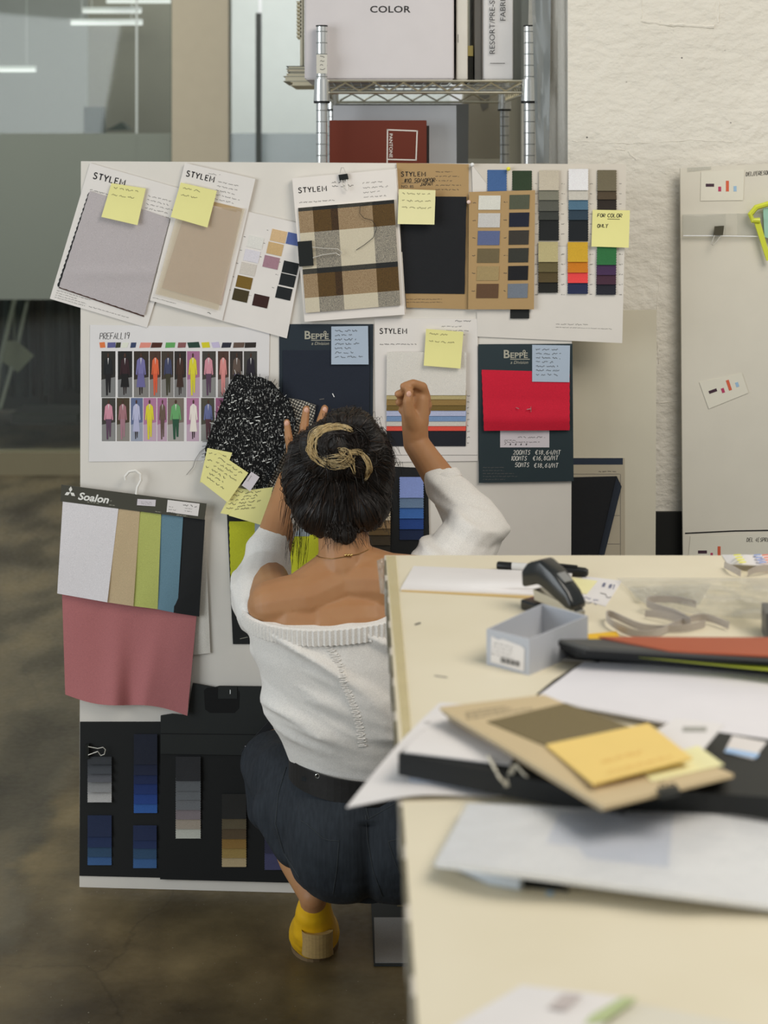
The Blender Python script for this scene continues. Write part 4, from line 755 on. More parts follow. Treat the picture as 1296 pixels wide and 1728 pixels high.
# ---- tweed, boucle and the notes in the left hand
tw = M('tweed', (14, 15, 16), .95, 'tweed', rgb2=(205, 205, 200), k=.9)
t_out = [(398, 631), (412, 633), (440, 637), (458, 644), (474, 662), (490, 682), (500, 712), (492, 735), (479, 762), (462, 800), (449, 822), (436, 832), (400, 815), (345, 780), (347, 755), (356, 725), (370, 690), (385, 650)]
th_ = B(BF).poly([(p[0] + (R() - .5) * 2, p[1] + (R() - .5) * 2) for a_, b_ in zip(t_out, t_out[1:] + t_out[:1]) for p in [(a_[0] + (b_[0] - a_[0]) * k / 6, a_[1] + (b_[1] - a_[1]) * k / 6) for k in range(6)]], tw, off=.0180, th=.004, bulge=lambda x, y: .006 * noise.noise(Vector((x / 50, y / 50, 0)))).build('tweed_swatch', label='black and white boucle tweed swatch held under the left hand', cat='fabric swatch')
fb = B(BF); fw = M('fringe_white', (205, 205, 200), .9)
for i in range(70):
    k = i / 70 * (len(t_out) - 1); a_, b_ = Vector(t_out[int(k)]), Vector(t_out[(int(k) + 1) % len(t_out)]); p = a_.lerp(b_, k % 1); cdir = (p - Vector((425, 735))).normalized(); q = p + cdir * (3 + 4 * R()) + Vector((R() - .5, R() - .5)) * 4
    fb.tube([BF.at(p.x, p.y, .020), BF.at(q.x, q.y, .021)], .0006, fw if i % 3 == 0 else blackc, 4)
for i in range(90):   # thick slub yarns woven into the face
    x, y = 365 + R() * 120, 650 + R() * 165
    if x < 392 - (y - 650) * .25 or x > 470 + (y - 650) * .1 and y < 700 or y > 770 + (x - 360) * .5 or x + y * .55 > 880: continue
    a = R() * .6 - .1; L_ = 3 + R() * 3; fb.tube([BF.at(x, y, .0222 + .006 * noise.noise(Vector((x / 50, y / 50, 0)))), BF.at(x + L_ * math.cos(a), y - L_ * math.sin(a), .0226 + .006 * noise.noise(Vector((x / 50, y / 50, 0))))], .0010, fw, 5)
fb.build('loose_yarn', th_)
bo = B(BF).poly([(487, 672), (510, 676), (533, 684), (530, 705), (520, 735), (505, 790), (492, 850), (476, 880), (455, 862), (436, 825), (465, 770), (488, 720), (498, 700)], M('basket_weave', (188, 182, 168), .9, 'basket', rgb2=(52, 50, 48), k=1.2), off=.0070, th=.004).build('woven_swatch', label='cream and black basket weave swatch under the left hand and tweed', cat='fabric swatch')
sub(th_, 'paper_tag', lambda b: (b.poly([(424, 796), (438, 805), (422, 829), (408, 819)], wl_, off=.0300, th=.0004), b.scrib(418, 812, 12, 3, gink, -55, .6, .0306)))
sub(bo, 'paper_tag', lambda b: (b.poly([(461, 835), (471, 838), (467, 859), (456, 856)], wl_, off=.0205, th=.0004), b.scrib(463, 850, 10, 2, gink, -75, .6, .021)))
note([(350, 756), (392, 764), (378, 800), (337, 815)], 'lower yellow sticky note showing at the left edge of the tweed', .0262, lines=3, im=mink, curl=.001)
note([(367, 763), (419, 798), (384, 848), (338, 812)], 'yellow sticky note with dense writing stuck to the tweed corner', .0275, lines=6, im=mink, curl=.003)
note([(395, 822), (440, 830), (420, 875), (372, 866)], 'half hidden yellow sticky note under the two others at the tweed', .0212, lines=5, im=mink, curl=.001)
note([(412, 828), (461, 822), (444, 887), (386, 870)], 'yellow sticky note hanging below the tweed above the lime fabric', .0228, lines=6, im=mink, curl=.004)
B(BF).tube([BF.at(x, y, .004) for x, y in [(349, 754), (338, 762), (330, 775), (326, 788), (315, 801)]], .0005, gink, 5).build('loose_thread', label='thin grey thread hanging left of the tweed swatch', cat='thread', smooth=True)
# ---- lower black cards
bc1 = card([(135, 1218), (480, 1218), (480, 1486), (134, 1478)], blackc, .0015, 'swatch_card', 'black card at the bottom left with grey and blue ribbon ladders', group='fabric cards')
rs = lambda *a: strip_stack(bc1, *a[:4], .0030, zig=.5, curl=a[4] if len(a) > 4 else .002)
rs(148, 188, [1277, 1290, 1306, 1320, 1337, 1354], [(45, 47, 50), (60, 62, 66), (80, 80, 84), (122, 121, 120), (158, 155, 152)], .007)
rs(226, 265, [1239, 1290, 1308, 1323, 1340, 1357, 1372], [(24, 28, 42), (24, 30, 52), (22, 34, 70), (24, 44, 95), (30, 58, 120), (42, 82, 145)])
rs(148, 188, [1376, 1412, 1430, 1446, 1460], [(28, 38, 65), (28, 42, 75), (40, 65, 90), (50, 82, 125)]); rs(225, 264, [1393, 1418, 1432, 1449, 1465], [(28, 38, 68), (28, 42, 78), (42, 68, 95), (52, 86, 130)])
clip([(144, 1257), (150, 1256), (150, 1280), (144, 1281)], [[(149, 1260), (165, 1263), (174, 1261), (178, 1265), (176, 1273), (170, 1275), (165, 1268), (149, 1274)]], 'wire binder clip on the black card at the bottom left', .004, th=.008)
bc2 = card([(271, 1212), (500, 1212), (500, 1490), (270, 1484)], M('black_card_b', (21, 22, 22), .65, 'paper', k=1.2), .0060, 'swatch_card', 'black carrier card with a hand hole, beside the squatting person', group='fabric cards')
sub(bc2, 'carrier_header', lambda b: b.poly([(325, 1153), (363, 1160), (370, 1158), (452, 1159), (458, 1172), (460, 1275), (271, 1272), (271, 1208), (290, 1205), (316, 1208)], M('charcoal_header', (34, 36, 35), .6, 'paper', k=1.2), off=.0075, th=.004))
sub(bc2, 'hand_hole', lambda b: b.poly([(344, 1165), (350, 1160), (398, 1160), (404, 1168), (403, 1195), (396, 1203), (354, 1203), (346, 1197)], M('hole_dark', (12, 12, 12), .8), off=.0117, th=.0004))
sub(bc2, 'tag_flap', lambda b: b.rect(368, 1158, 400, 1179, M('charcoal_header'), off=.0122, th=.0006)); sub(bc2, 'staple', lambda b: b.stroke([(388.5, 1164), (388.5, 1171)], tinyw, 1.2, .0132))
sub(bc2, 'fold_line', lambda b: b.stroke([(271, 1238), (458, 1240)], M('hole_dark'), 1.6, .0118))
rs2 = lambda *a: strip_stack(bc2, *a[:4], .0074, zig=1.0)
rs2(297, 338, [1277, 1318, 1335, 1350, 1367, 1383, 1399, 1415], [(38, 38, 40), (88, 90, 92), (94, 96, 98), (100, 101, 103), (118, 108, 110), (150, 138, 124), (176, 175, 164)]); rs2(375, 415, [1340, 1382, 1399, 1416, 1432, 1448, 1463], [(34, 33, 31), (85, 75, 55), (80, 65, 45), (128, 98, 48), (142, 118, 66), (166, 147, 112)]); rs2(447, 490, [1410, 1440, 1468], [(42, 42, 62), (62, 62, 92)])
b = B(BF); b.poly([(457, 1172), (472, 1172), (472, 1207), (456, 1208)], wl_, off=.004, th=.0004); b.scrib(458, 1198, 10, 4, mink, 0, .8, .0046); b.build('paper_label', label='small white printed label peeking out left of the blouse waist', cat='label')
b = B(BF); b.patch([(463, 1204), (492, 1215), (470, 1300), (430, 1300)], blkf, off=.02, th=.004, nu=6, nv=6, bulge=lambda u, v: .01 * math.sin(u * 3)); b.poly([(463, 1206), (480, 1262), (436, 1300), (407, 1268), (436, 1236)], blkf, off=.030, th=.004)
t = b.build('folded_swatch', label='black folded fabric swatch beside the left thigh, small white tag on it', cat='fabric swatch'); sub(t, 'tag', lambda b: b.poly([(413, 1259), (417, 1259), (429, 1272), (427, 1277)], wl_, off=.035, th=.0004))
# swatch card on the floor under the person
t = B(FF).patch([(626, 1517), (708, 1517), (708, 1628), (631, 1628)], M('floor_card_dark', (44, 46, 46), .6, 'paper', k=1.2), off=.001, th=.003).build('swatch_card', label='dark card with a plain grey swatch lying on the floor', cat='swatch card')
sub(t, 'grey_swatch', lambda b: b.patch([(631, 1548), (704, 1548), (704, 1624), (633, 1624)], rgbm((138, 136, 134)), off=.0042, th=.0012), fr=FF); sub(t, 'cut_out', lambda b: b.rect(670, 1521, 700, 1530, rgbm((92, 84, 62), 'paper'), off=.0042, th=.0003), fr=FF)
# ---- items on the right board
bars = [(0, 'bar_plum', (66, 44, 56)), (1, 'bar_pink', (175, 60, 95)), (2, 'bar_orange', (205, 95, 65)), (3, 'bar_blue', (150, 180, 205))]
def barcard(q, rects, label, off=.001):
    o = card(q, M('tracing_paper', (208, 203, 188), .7, 'paper', k=1.25), off, 'colour_bar_card', label, cat='paper card', group='colour bar cards', fr=RB, th=.0006)
    for (qq, i) in rects: B(RB).patch(qq, M(bars[i][1], bars[i][2], .6, k=1.15), off=off + .0008, th=.0003).build('colour_bar', o)
    return o
barcard([(1183, 290), (1256, 286), (1254, 338), (1182, 339)], [([(1191, 310), (1205, 310), (1205, 315), (1191, 315)], 0), ([(1212, 315), (1217, 315), (1217, 323), (1212, 323)], 1), ([(1225, 305), (1230, 305), (1230, 323), (1225, 323)], 2), ([(1238, 314), (1243, 314), (1243, 323), (1238, 323)], 3)], 'small white card with four colour bars at the top of the right board')
barcard([(1180, 645), (1252, 630), (1263, 663), (1196, 690)], [(quadrot(1203, 660, 14, 5, -20), 0), (quadrot(1220, 659, 5, 8, -18), 1), (quadrot(1230, 650, 5, 18, -18), 2), (quadrot(1244, 649, 5, 8, -18), 3)], 'tilted white card with four colour bars, middle of the right board')
barcard([(1165, 905), (1300, 900), (1300, 960), (1160, 960)], [([(1178, 929), (1193, 929), (1193, 934), (1178, 934)], 0), ([(1199, 933), (1203, 933), (1203, 944), (1199, 944)], 1), ([(1211, 922), (1216, 922), (1216, 944), (1211, 944)], 2)], 'white card with colour bars just above the table edge on the right board')
sub(rbd, 'handwriting', lambda b: (b.hand('DEL//(RESORT', 1259, 297, 6.5, ink, -4, .8, .0012, sp=.72), b.hand('DEL 4(SPRING', 1260, 914, 6.5, ink, 0, .8, .0022, sp=.72)), fr=RB)
cp = M('clear_plastic', (250, 250, 247), .12, 'film', rgb2=(225, 222, 212)); 
t = B(RB).patch([(1153, 362), (1420, 358), (1420, 400), (1153, 398)], cp, off=.002, th=.006, nu=10, nv=2, bulge=lambda u, v: .003 * math.sin(u * 15)).build('plastic_hanger_strip', label='clear plastic strip pocket across the right board', cat='plastic strip')
sub(t, 'edge_rib', lambda b: b.tube([RB.at(x, y, .011) for x, y in [(1153, 398), (1200, 398), (1420, 401)]], .0012, M('clear_rib', (225, 225, 220), .15), 6), fr=RB)
clip([(1207, 382), (1222, 381), (1220, 397), (1205, 397)], [[(1206, 397), (1200, 412), (1204, 414), (1212, 404), (1217, 397)]], 'small worn steel clip hanging on the clear plastic strip', .012, fr=RB, th=.008, bm_=M('worn_steel', (88, 84, 72), .4, 'metal', k=1.2))
b = B(RB); b.tube([RB.at(x, y, .02) for x, y in [(1282, 372), (1270, 372), (1266, 362), (1276, 350), (1296, 344), (1310, 350)]], .006, M('lime_plastic', (190, 195, 60), .35, k=1.25), 8); b.poly([(1272, 372), (1282, 370), (1296, 420), (1300, 440), (1294, 440)], M('lime_plastic'), off=.014, th=.006); b.poly([(1288, 352), (1320, 345), (1320, 410), (1290, 400)], M('teal_print', (140, 178, 160), .5), off=.013, th=.004)
b.build('lime_scissors', label='lime green plastic tool handle hanging at the right photo edge', cat='tool', smooth=False)
tp = B(RB); tp.patch([(1160, 283), (1200, 280), (1200, 286), (1160, 290)], cp, off=.001, th=.0006); tp.build('tape', rbd)
# ------------------------------------------------------------------ cutting table
tm = M('table_cream', (218, 208, 184), .6, 'table', k=1.12); raw = M('table_edge', (120, 112, 92), .8, 'paper', k=1)
L0, L1 = TF.at(651, 937), TF.at(705, 1728); ynear = .78; xn = L1.x + (L1.x - L0.x) * (L1.y - ynear) / (L0.y - L1.y); yf = L0.y
tb = empty('cutting_table', ((xn + 1.9) / 2, 1.7, 0), 'big cream cutting table covered with papers, right foreground', 'table')
base = [(L0.x, yf, .865), (1.9, yf - .004, .865), (1.9, ynear, .865), (xn, ynear, .865)]
B().prism(base, (0, 0, .045), tm).build('tabletop', tb)
e = B(); n = 60
for i in range(n):
    k0, k1 = i / n, (i + 1) / n; a, c_ = L0.lerp(Vector((xn, ynear, .91)), k0), L0.lerp(Vector((xn, ynear, .91)), k1); j = .0015 + .002 * R()
    e.prism([(a.x - j, a.y, .858), (c_.x - j, c_.y, .858), (c_.x, c_.y, .858), (a.x, a.y, .858)], (0, 0, .0515), raw if i % 4 else rgbm((180, 172, 160), 'paper'))
e.build('side_edge', tb)
leg_m = M('table_leg', (60, 60, 54), .6, 'paper', k=1)
for x, y in ((.10, 2.40), (.10, .95), (1.8, 2.40), (1.8, .95)): B().box((x, y, .433), (.07, .07, .866), leg_m, bev=.004).build('leg', tb)
B().box((.95, 2.42, .80), (1.7, .03, .12), leg_m).build('apron', tb); B().box((.95, .93, .80), (1.7, .03, .12), leg_m).build('apron', tb); B().box((.085, 1.68, .80), (.03, 1.45, .12), leg_m).build('apron', tb)
B().box((.95, 1.68, .22), (1.72, 1.46, .03), leg_m).build('lower_shelf', tb)
tape = M('clear_tape', (250, 246, 236), .15, 'film', rgb2=(226, 218, 196), k=1.2)
B(TF).patch([(652, 937.5), (668, 937.5), (700, 1300), (684, 1300)], tape, off=.0002, th=.0006, nu=1, nv=30, bulge=lambda u, v: .0004 + .0004 * math.sin(v * 60)).build('edge_tape', tb)
B(TF).patch([(636, 946), (656, 938), (660, 1005), (642, 1000)], M('crumpled_tape', (248, 246, 242), .2, 'film', rgb2=(215, 212, 205)), off=-.004, th=.0008, nu=6, nv=10, bulge=lambda u, v: .008 * noise.noise(Vector((u * 4, v * 6, 4)))).build('loose_tape', tb, smooth=True)
def item(q, m, off, th, name, label, cat, group=None, nu=1, nv=1, bulge=None, smooth=False, **k):
    return B(TF).patch(q, m, off=off, th=th, nu=nu, nv=nv, bulge=bulge, **k).build(name, label=label, cat=cat, group=group, smooth=smooth)
tw_ = M('table_paper', (218, 213, 210), .6, 'paper', k=1.15, bump=.1); tg = M('table_ink', (120, 116, 122), .7, k=1)
# booklet at the back, with a lifted fold
bk = item([(698, 955), (966, 966), (950, 1005), (676, 993)], tw_, .0, .004, 'booklet', 'plain white folded booklet at the back left of the table', 'booklet', nu=12, nv=8, bulge=lambda u, v: .014 * math.sin(math.pi * min(1, v * 1.1)) * (.25 + .75 * u), smooth=True)
item([(677, 996), (945, 1011), (940, 1006), (680, 992)], rgbm((186, 160, 110), 'paper'), .0002, .0018, 'tan_sheet', 'thin tan sheet edge under the white booklet', 'paper')
# marker
fr_ = Frame((0, 2.46, 0), (0, -1, 0)); zt_ = .91 + .0075
pa, pb_, pc_, pd, pe = [TF.at(x, y, .0075) for x, y in ((839, 954), (864, 956), (932, 960), (992, 966), (993, 966))]
mk = empty('marker_pen', pa.lerp(pd, .5) - Vector((0, 0, .0075)), 'black and white marker pen lying behind the booklet', 'marker')
B().tube([pa, pa.lerp(pb_, .1), pb_], [.0050, .0062, .0062], BLK, 14).build('tail_cap', mk, smooth=True); B().tube([pb_, pc_], [.0062, .0062], M('pen_barrel', (190, 188, 184), .35, k=1.2), 14).build('barrel', mk, smooth=True)
B().tube([pc_, pc_.lerp(pd, .92), pd], [.0075, .0066, .0045], BLK, 14).build('cap', mk, smooth=True)
b = B(); u_ = (pd - pc_).normalized(); b.tube([pc_ + Vector((0, -.004, .0085)), pc_.lerp(pd, .7) + Vector((0, -.004, .0085))], .0018, BLK, 6); b.build('pocket_clip', mk)
# stapler
ang = math.atan2(TF.at(975, 1045).y - TF.at(893, 1010).y, TF.at(975, 1045).x - TF.at(893, 1010).x)
A_ = TF.at(890, 1025); Bv = TF.at(978, 1050); A_.z = Bv.z = .91
d_ = (Bv - A_); Ls = d_.length; d_.normalize(); sd = Vector((-d_.y, d_.x, 0))
stp = empty('stapler', A_.lerp(Bv, .5), 'black stapler standing behind the small grey box', 'stapler')
bs = M('stapler_black', (26, 27, 25), .22, k=1.1, spec=.6)
def bar(b, pts, w, m):
    """side profile (s along, z up) extruded sideways with rounded top"""
    n = len(pts); V = []
    for sw, ins in ((-1, 0), (1, 0)):
        for (s_, zz) in pts: V.append(A_ + d_ * s_ + Vector((0, 0, zz)) + sd * sw * w / 2)
    b.add(V, [tuple(range(n)), tuple(range(2 * n - 1, n - 1, -1))] + [(i, i + n, (i + 1) % n + n, (i + 1) % n) for i in range(n)], m)
def finish_bevel(o, w=.002):
    md = o.modifiers.new('edge', 'BEVEL'); md.width = w; md.segments = 3; md.limit_method = 'ANGLE'; return shade(o)
b = B(); bar(b, [(0, 0), (Ls, 0), (Ls, .006), (Ls * .9, .010), (0, .014)], .030, bs); o = b.build('base', stp); finish_bevel(o, .003)
b = B(); bar(b, [(.002, .030), (0, .052), (.012, .066), (.035, .074), (Ls * .62, .062), (Ls * .9, .040), (Ls, .026), (Ls, .016), (Ls * .85, .018), (Ls * .5, .034), (.03, .040)], .030, bs); o = b.build('top_arm', stp); finish_bevel(o, .006)
b = B(); bar(b, [(.02, .016), (.018, .030), (Ls * .92, .020), (Ls * .98, .014), (Ls * .98, .010)], .016, M('steel', (190, 188, 180), .25, 'metal', k=1)); b.build('magazine', stp)
b = B(); bar(b, [(Ls * .97, .006), (Ls * .97, .017), (Ls * 1.015, .014), (Ls * 1.015, .006)], .018, M('steel')); b.build('nose_plate', stp)
b = B(); bar(b, [(Ls * .52, .0668), (Ls * .80, .0515), (Ls * .80, .050), (Ls * .52, .065)], .016, M('grey_badge', (120, 120, 118), .5)); b.build('badge', stp)
# small open grey box (front-left corner nearest)
hb = .043; gb = M('grey_board_box', (172, 174, 180), .55, 'paper', k=1.2, bump=.05); gi = M('grey_board_inner', (190, 186, 176), .7, 'paper', k=1.1)
c0, c1_, c2_, c3 = TF.at(821, 1121), TF.at(893, 1140), TF.at(992, 1097), TF.at(915, 1075)
gbx = empty('small_box', (c0 + c2_) / 2 , 'small open grey card box with a white barcode label', 'box')
tk = .0025; cen = (c0 + c1_ + c2_ + c3) / 4
for nm_, a_, b2 in (('front_wall', c0, c1_), ('side_wall', c1_, c2_), ('back_wall', c2_, c3), ('side_wall', c3, c0)):
    ai, bi = a_ + (cen - a_).normalized() * tk * 1.4, b2 + (cen - b2).normalized() * tk * 1.4
    B().prism([a_, b2, bi, ai], (0, 0, hb), gb).build(nm_, gbx)
B().prism([c + Vector((0, 0, .0005)) + (cen - c).normalized() * tk for c in (c0, c1_, c2_, c3)], (0, 0, .002), gi).build('bottom', gbx)
nrm = (c1_ - c0).cross(Vector((0, 0, 1))).normalized(); fr_ = Frame(c0, nrm)
sub(gbx, 'barcode_label', lambda b: (b.poly([(829, 1073), (840, 1079), (848, 1078), (880, 1090), (885, 1095), (884, 1133), (828, 1117)], M('label_bright'), off=.0006, th=.0003), [b.stroke([(845 + i * 2.6, 1109 + i * .6), (845 + i * 2.6, 1118 + i * .6)], ink, 1.0 + (i % 3) * .5, .0012) for i in range(13)], b.lines(833, 1085, 40, 4, 6, 2, gink, 14, .7, .0012)), fr=fr_)
# tag with yellow note behind the stapler
tg1 = item([(985, 972), (1050, 980), (1022, 1023), (955, 1004)], tw_, .0, .0006, 'paper_slip', 'white slip with handwriting right of the stapler', 'paper')
sub(tg1, 'handwriting', lambda b: (b.hand('# #1', 1015, 990, 8, bink, 12, 1.1, .0012), b.lines(985, 1008, 36, 2, 7, 4, bink, 12, .9, .0012), b.scrib(1012, 1002, 22, 8, ink, 20, .8, .0012)), fr=TF)
item([(962, 974), (1008, 980), (990, 1002), (950, 996)], M('sticky_pale'), .0008, .0006, 'sticky_note', 'pale yellow sticky note on the white slip beside the stapler', 'sticky note')
# ribbon, plastic bag, colour paper
rbm = M('satin_ribbon', (176, 168, 162), .32, 'fabric', k=1.15, bump=.1)
def ribbon(pts, name, label):
    n = len(pts); W_ = []
    for k in range((n - 1) * 8 + 1):
        t_ = k / 8; i = min(int(t_), n - 2); f = t_ - i; p0, p1, p2, p3 = [Vector(pts[max(0, min(n - 1, j))]) for j in (i - 1, i, i + 1, i + 2)]
        q_ = .5 * ((2 * p1) + (-p0 + p2) * f + (2 * p0 - 5 * p1 + 4 * p2 - p3) * f * f + (-p0 + 3 * p1 - 3 * p2 + p3) * f ** 3); W_.append(TF.at(q_.x, q_.y, max(.006, q_.z)))
    return B().band(W_, (0, -.35, 1), .011, rbm, th=.0005).build(name, label=label, cat='ribbon', smooth=True)
ribbon([(1190, 1052, .007), (1150, 1060, .007), (1085, 1058, .006), (1030, 1036, .008), (1026, 1046, .010), (1060, 1066, .007), (1105, 1069, .007), (1150, 1050, .008), (1190, 1042, .009), (1230, 1056, .007)], 'satin_ribbon', 'looped grey satin ribbon lying in front of the plastic bag')
ribbon([(1088, 1035, .007), (1120, 1038, .010), (1165, 1050, .010), (1140, 1035, .012), (1095, 1020, .014), (1098, 1012, .016), (1140, 1012, .016), (1175, 1020, .010)], 'satin_ribbon', 'smaller twisted grey ribbon loop touching the plastic bag')
bag = M('thin_plastic_bag', (255, 255, 254), .14, 'bag', rgb2=(245, 243, 240), k=1.3)
item([(1040, 975), (1310, 975), (1320, 1048), (1100, 1030)], bag, .001, .0006, 'plastic_bag', 'crumpled clear plastic bag at the right of the table', 'plastic bag', nu=40, nv=26, bulge=lambda u, v: .004 + (.055 * max(0, noise.noise(Vector((u * 5, v * 4, 3))) + .35) * min(1, max(0, u - .25) * 2.2) + .010 * abs(noise.noise(Vector((u * 16, v * 12, 1))))) * math.sin(math.pi * v) ** .6, smooth=True)
item([(1060, 990), (1200, 985), (1180, 1020), (1075, 1015)], bag, .0005, .0004, 'plastic_bag', 'flat corner of a thin clear bag left of the crumpled bag', 'plastic bag', nu=10, nv=6, bulge=lambda u, v: .003 * (1 + noise.noise(Vector((u * 5, v * 5, 8)))), smooth=True)
cp_ = item([(1218, 936), (1330, 936), (1330, 956), (1228, 951)], tw_, .0005, .0012, 'printed_paper', 'white paper with yellow, blue and red writing at the table back right', 'paper', nu=12, nv=4, bulge=lambda u, v: .014 * math.sin(math.pi * min(1, u * 1.3)) * (1 - .3 * v), smooth=True)
sub(cp_, 'coloured_writing', lambda b: ([b.stroke([(1238 + i * 3 + (0 if c_ == 0 else 20 + 14 * c_), 937 + 4 * i), (1250 + i * 3 + (0 if c_ == 0 else 20 + 14 * c_), 936 + 4 * i)], [rgbm((220, 210, 80), 'paper'), rgbm((130, 150, 200), 'paper'), rgbm((210, 110, 90), 'paper')][c_], 2.2, .0165) for c_ in range(3) for i in range(4)]), fr=TF)
ribbon([(1222, 953, .006), (1236, 960, .010), (1250, 968, .006)], 'satin_ribbon', 'short grey ribbon end beside the coloured paper'); ribbon([(1262, 968, .006), (1280, 960, .012), (1310, 958, .008)], 'satin_ribbon', 'grey ribbon curl at the right edge of the photo')
b = B(); c_ = TF.at(1302, 1075); b.prism([c_ + Vector(v) for v in ((-.012, -.02, 0), (.06, -.02, 0), (.06, .03, 0), (-.006, .03, 0))], (0, 0, .036), M('dark_case', (84, 82, 80), .4)); b.build('tape_dispenser', label='small dark grey case cut off at the right edge of the table', cat='case')
item([(990, 1070), (1040, 1065), (1046, 1075), (995, 1080)], rgbm((214, 170, 50), 'paper'), .0, .002, 'yellow_card', 'yellow card corner sticking out behind the dark folder stack', 'card')
# dark folders with rust cover: a stack of thin sheets
zs = .0015
fcols = [((212, 205, 196), 'pale bottom sheet of the dark folder stack, its corner pointing at the grey box', 1), ((58, 40, 40), 'brown sheet second from the bottom of the dark folder stack', 0), ((30, 32, 36), 'black folder in the lower middle of the dark folder stack', 0), ((36, 38, 40), 'charcoal folder in the middle of the dark folder stack', 0), ((150, 158, 50), 'lime green sheet in the dark folder stack', 0), ((26, 28, 30), 'black folder just under the grey top layer of the stack', 0), ((70, 70, 68), 'grey board directly under the rust cover', 0), ((152, 74, 46), 'rust orange cover on top of the dark folder stack', 0)]
for i, (rgb, lab, w_) in enumerate(fcols):
    th = [.0012, .003, .006, .006, .0016, .006, .004, .002][i]
    if i == 7: q = [(1010, 1074), (1420, 1076), (1420, 1112), (1130, 1098)]
    elif i == 4: q = [(985, 1082), (1420, 1074), (1420, 1142), (1080, 1108)]
    elif i == 0: q = [(932, 1096), (1420, 1086), (1420, 1150), (912, 1110)]
    else: q = [(932 + i * 2, 1092 - i * 2.2), (1420, 1086 - i * 2), (1420, 1148 - i * 5), (958 + 6 * i, 1108 - i * 2.6)]
    item(q, rgbm(rgb, 'paper', rough=.45), zs, th, 'folder' if i else 'paper_sheet', lab, 'folder' if i else 'paper', 'layers of the dark folder stack', nu=10, nv=3, bulge=lambda u, v: .002 * math.sin(u * 3), smooth=False); zs += th + .0012
# large white sheets right
item([(985, 1117), (1420, 1130), (1420, 1275), (905, 1176)], M('sheet_cool', (216, 212, 214), .5, 'paper', k=1.2, bump=.05), .0004, .003, 'paper_pad', 'large plain white sheets in the middle right of the table', 'paper', nu=8, nv=6, bulge=lambda u, v: .004 + .003 * math.sin(u * 4), smooth=True)
b = B(TF); b.tube([TF.at(x, y, .004) for x, y in [(908, 1172), (935, 1150), (975, 1125), (1010, 1117)]], .0018, BLK, 6); b.build('binding_cord', label='black binding edge at the left corner of the large white sheets', cat='binding', smooth=True)
# curled paper hanging over the left edge of the table
pw = B(); m_ = tw_; pts_top = [(740, 1190), (860, 1205), (930, 1225)]; 
def curl_sheet():
    nu, nv = 24, 10; V = []; F = []
    TLp, TRp, BRp, BLp = TF.at(742, 1190, .002), TF.at(960, 1215, .002), TF.at(900, 1345, .002), TF.at(578, 1350, .002)
    xe = lambda y: L0.x + (xn - L0.x) * (yf - y) / (yf - ynear)
    for j in range(nv + 1):
        for i in range(nu + 1):
            u, v = i / nu, j / nv; p = (TLp * (1 - u) + TRp * u) * (1 - v) + (BLp * (1 - u) + BRp * u) * v; over = max(0, xe(p.y) + .03 - p.x); V.append(Vector((p.x + over * .04, p.y, p.z + .003 - over * over * 1.2 + .0012 * math.sin(u * 9 + v * 4))))
    w = nu + 1
    for j in range(nv):
        for i in range(nu): k = j * w + i; F.append((k, k + 1, k + w + 1, k + w))
    n = len(V); V += [v - Vector((0, 0, .0008)) for v in V]; F += [tuple(x + n for x in reversed(f)) for f in F]
    rim = list(range(w)) + [j * w + nu for j in range(1, nv + 1)] + [nv * w + i for i in range(nu - 1, -1, -1)] + [j * w for j in range(nv - 1, 0, -1)]
    F += [(r, rim[(i + 1) % len(rim)], rim[(i + 1) % len(rim)] + n, r + n) for i, r in enumerate(rim)]
    return V, F
V, F = curl_sheet(); pw.add(V, F, tw_); cs_ = pw.build('curled_sheet', label='white sheet with faint writing curling over the left table edge', cat='paper', smooth=True)
sub(cs_, 'faint_writing', lambda b: (b.lines(716, 1218, 60, 3, 12, 5, gink, 8, .9, .0075), b.lines(770, 1225, 70, 3, 12, 5, gink, 8, .9, .0075)), fr=TF)
# pages and black swatch block
gray_f = M('grey_sleeve', (140, 146, 158), .35, 'paper', k=1.1)
item([(690, 1312), (760, 1230), (1150, 1260), (1110, 1372)], gray_f, .005, .004, 'folder', 'grey blue folder under the black swatch block', 'folder')
blk1 = item([(672, 1272), (748, 1212), (1090, 1240), (1050, 1345)], blackc, .0100, .021, 'swatch_block', 'thick black swatch block at the left of the pile, strings hanging out', 'swatch book', nu=4, nv=3)
sub(blk1, 'page_edges', lambda b: [b.tube([TF.at(674, 1276, .012 + i * .003), TF.at(1046, 1348, .012 + i * .003)], .0006, M('page_dark', (52, 54, 54), .7), 4) for i in range(6)])
item([(680, 1268), (750, 1196), (900, 1215), (860, 1290)], tw_, .032, .0012, 'paper_sheet', 'white sheet lying on top of the black swatch block', 'paper', nu=8, nv=4, bulge=lambda u, v: .002 * math.sin(u * 5), smooth=True)
st_m = M('string_cream', (205, 196, 176), .8)
s_ = B(); s_.tube([TF.at(x, y, h) for x, y, h in [(824, 1276, .036), (832, 1292, .034), (843, 1312, .028), (856, 1326, .020)]], .0014, st_m, 6); s_.tube([TF.at(x, y, h) for x, y, h in [(870, 1290, .04), (882, 1304, .034), (900, 1322, .026), (915, 1318, .026), (930, 1324, .02)]], .0012, st_m, 6); s_.band([TF.at(x, y, h) for x, y, h in [(868, 1290, .036), (862, 1305, .032), (856, 1328, .02)]], (1, .2, 0), .006, st_m); s_.build('string_loop', blk1, smooth=True)
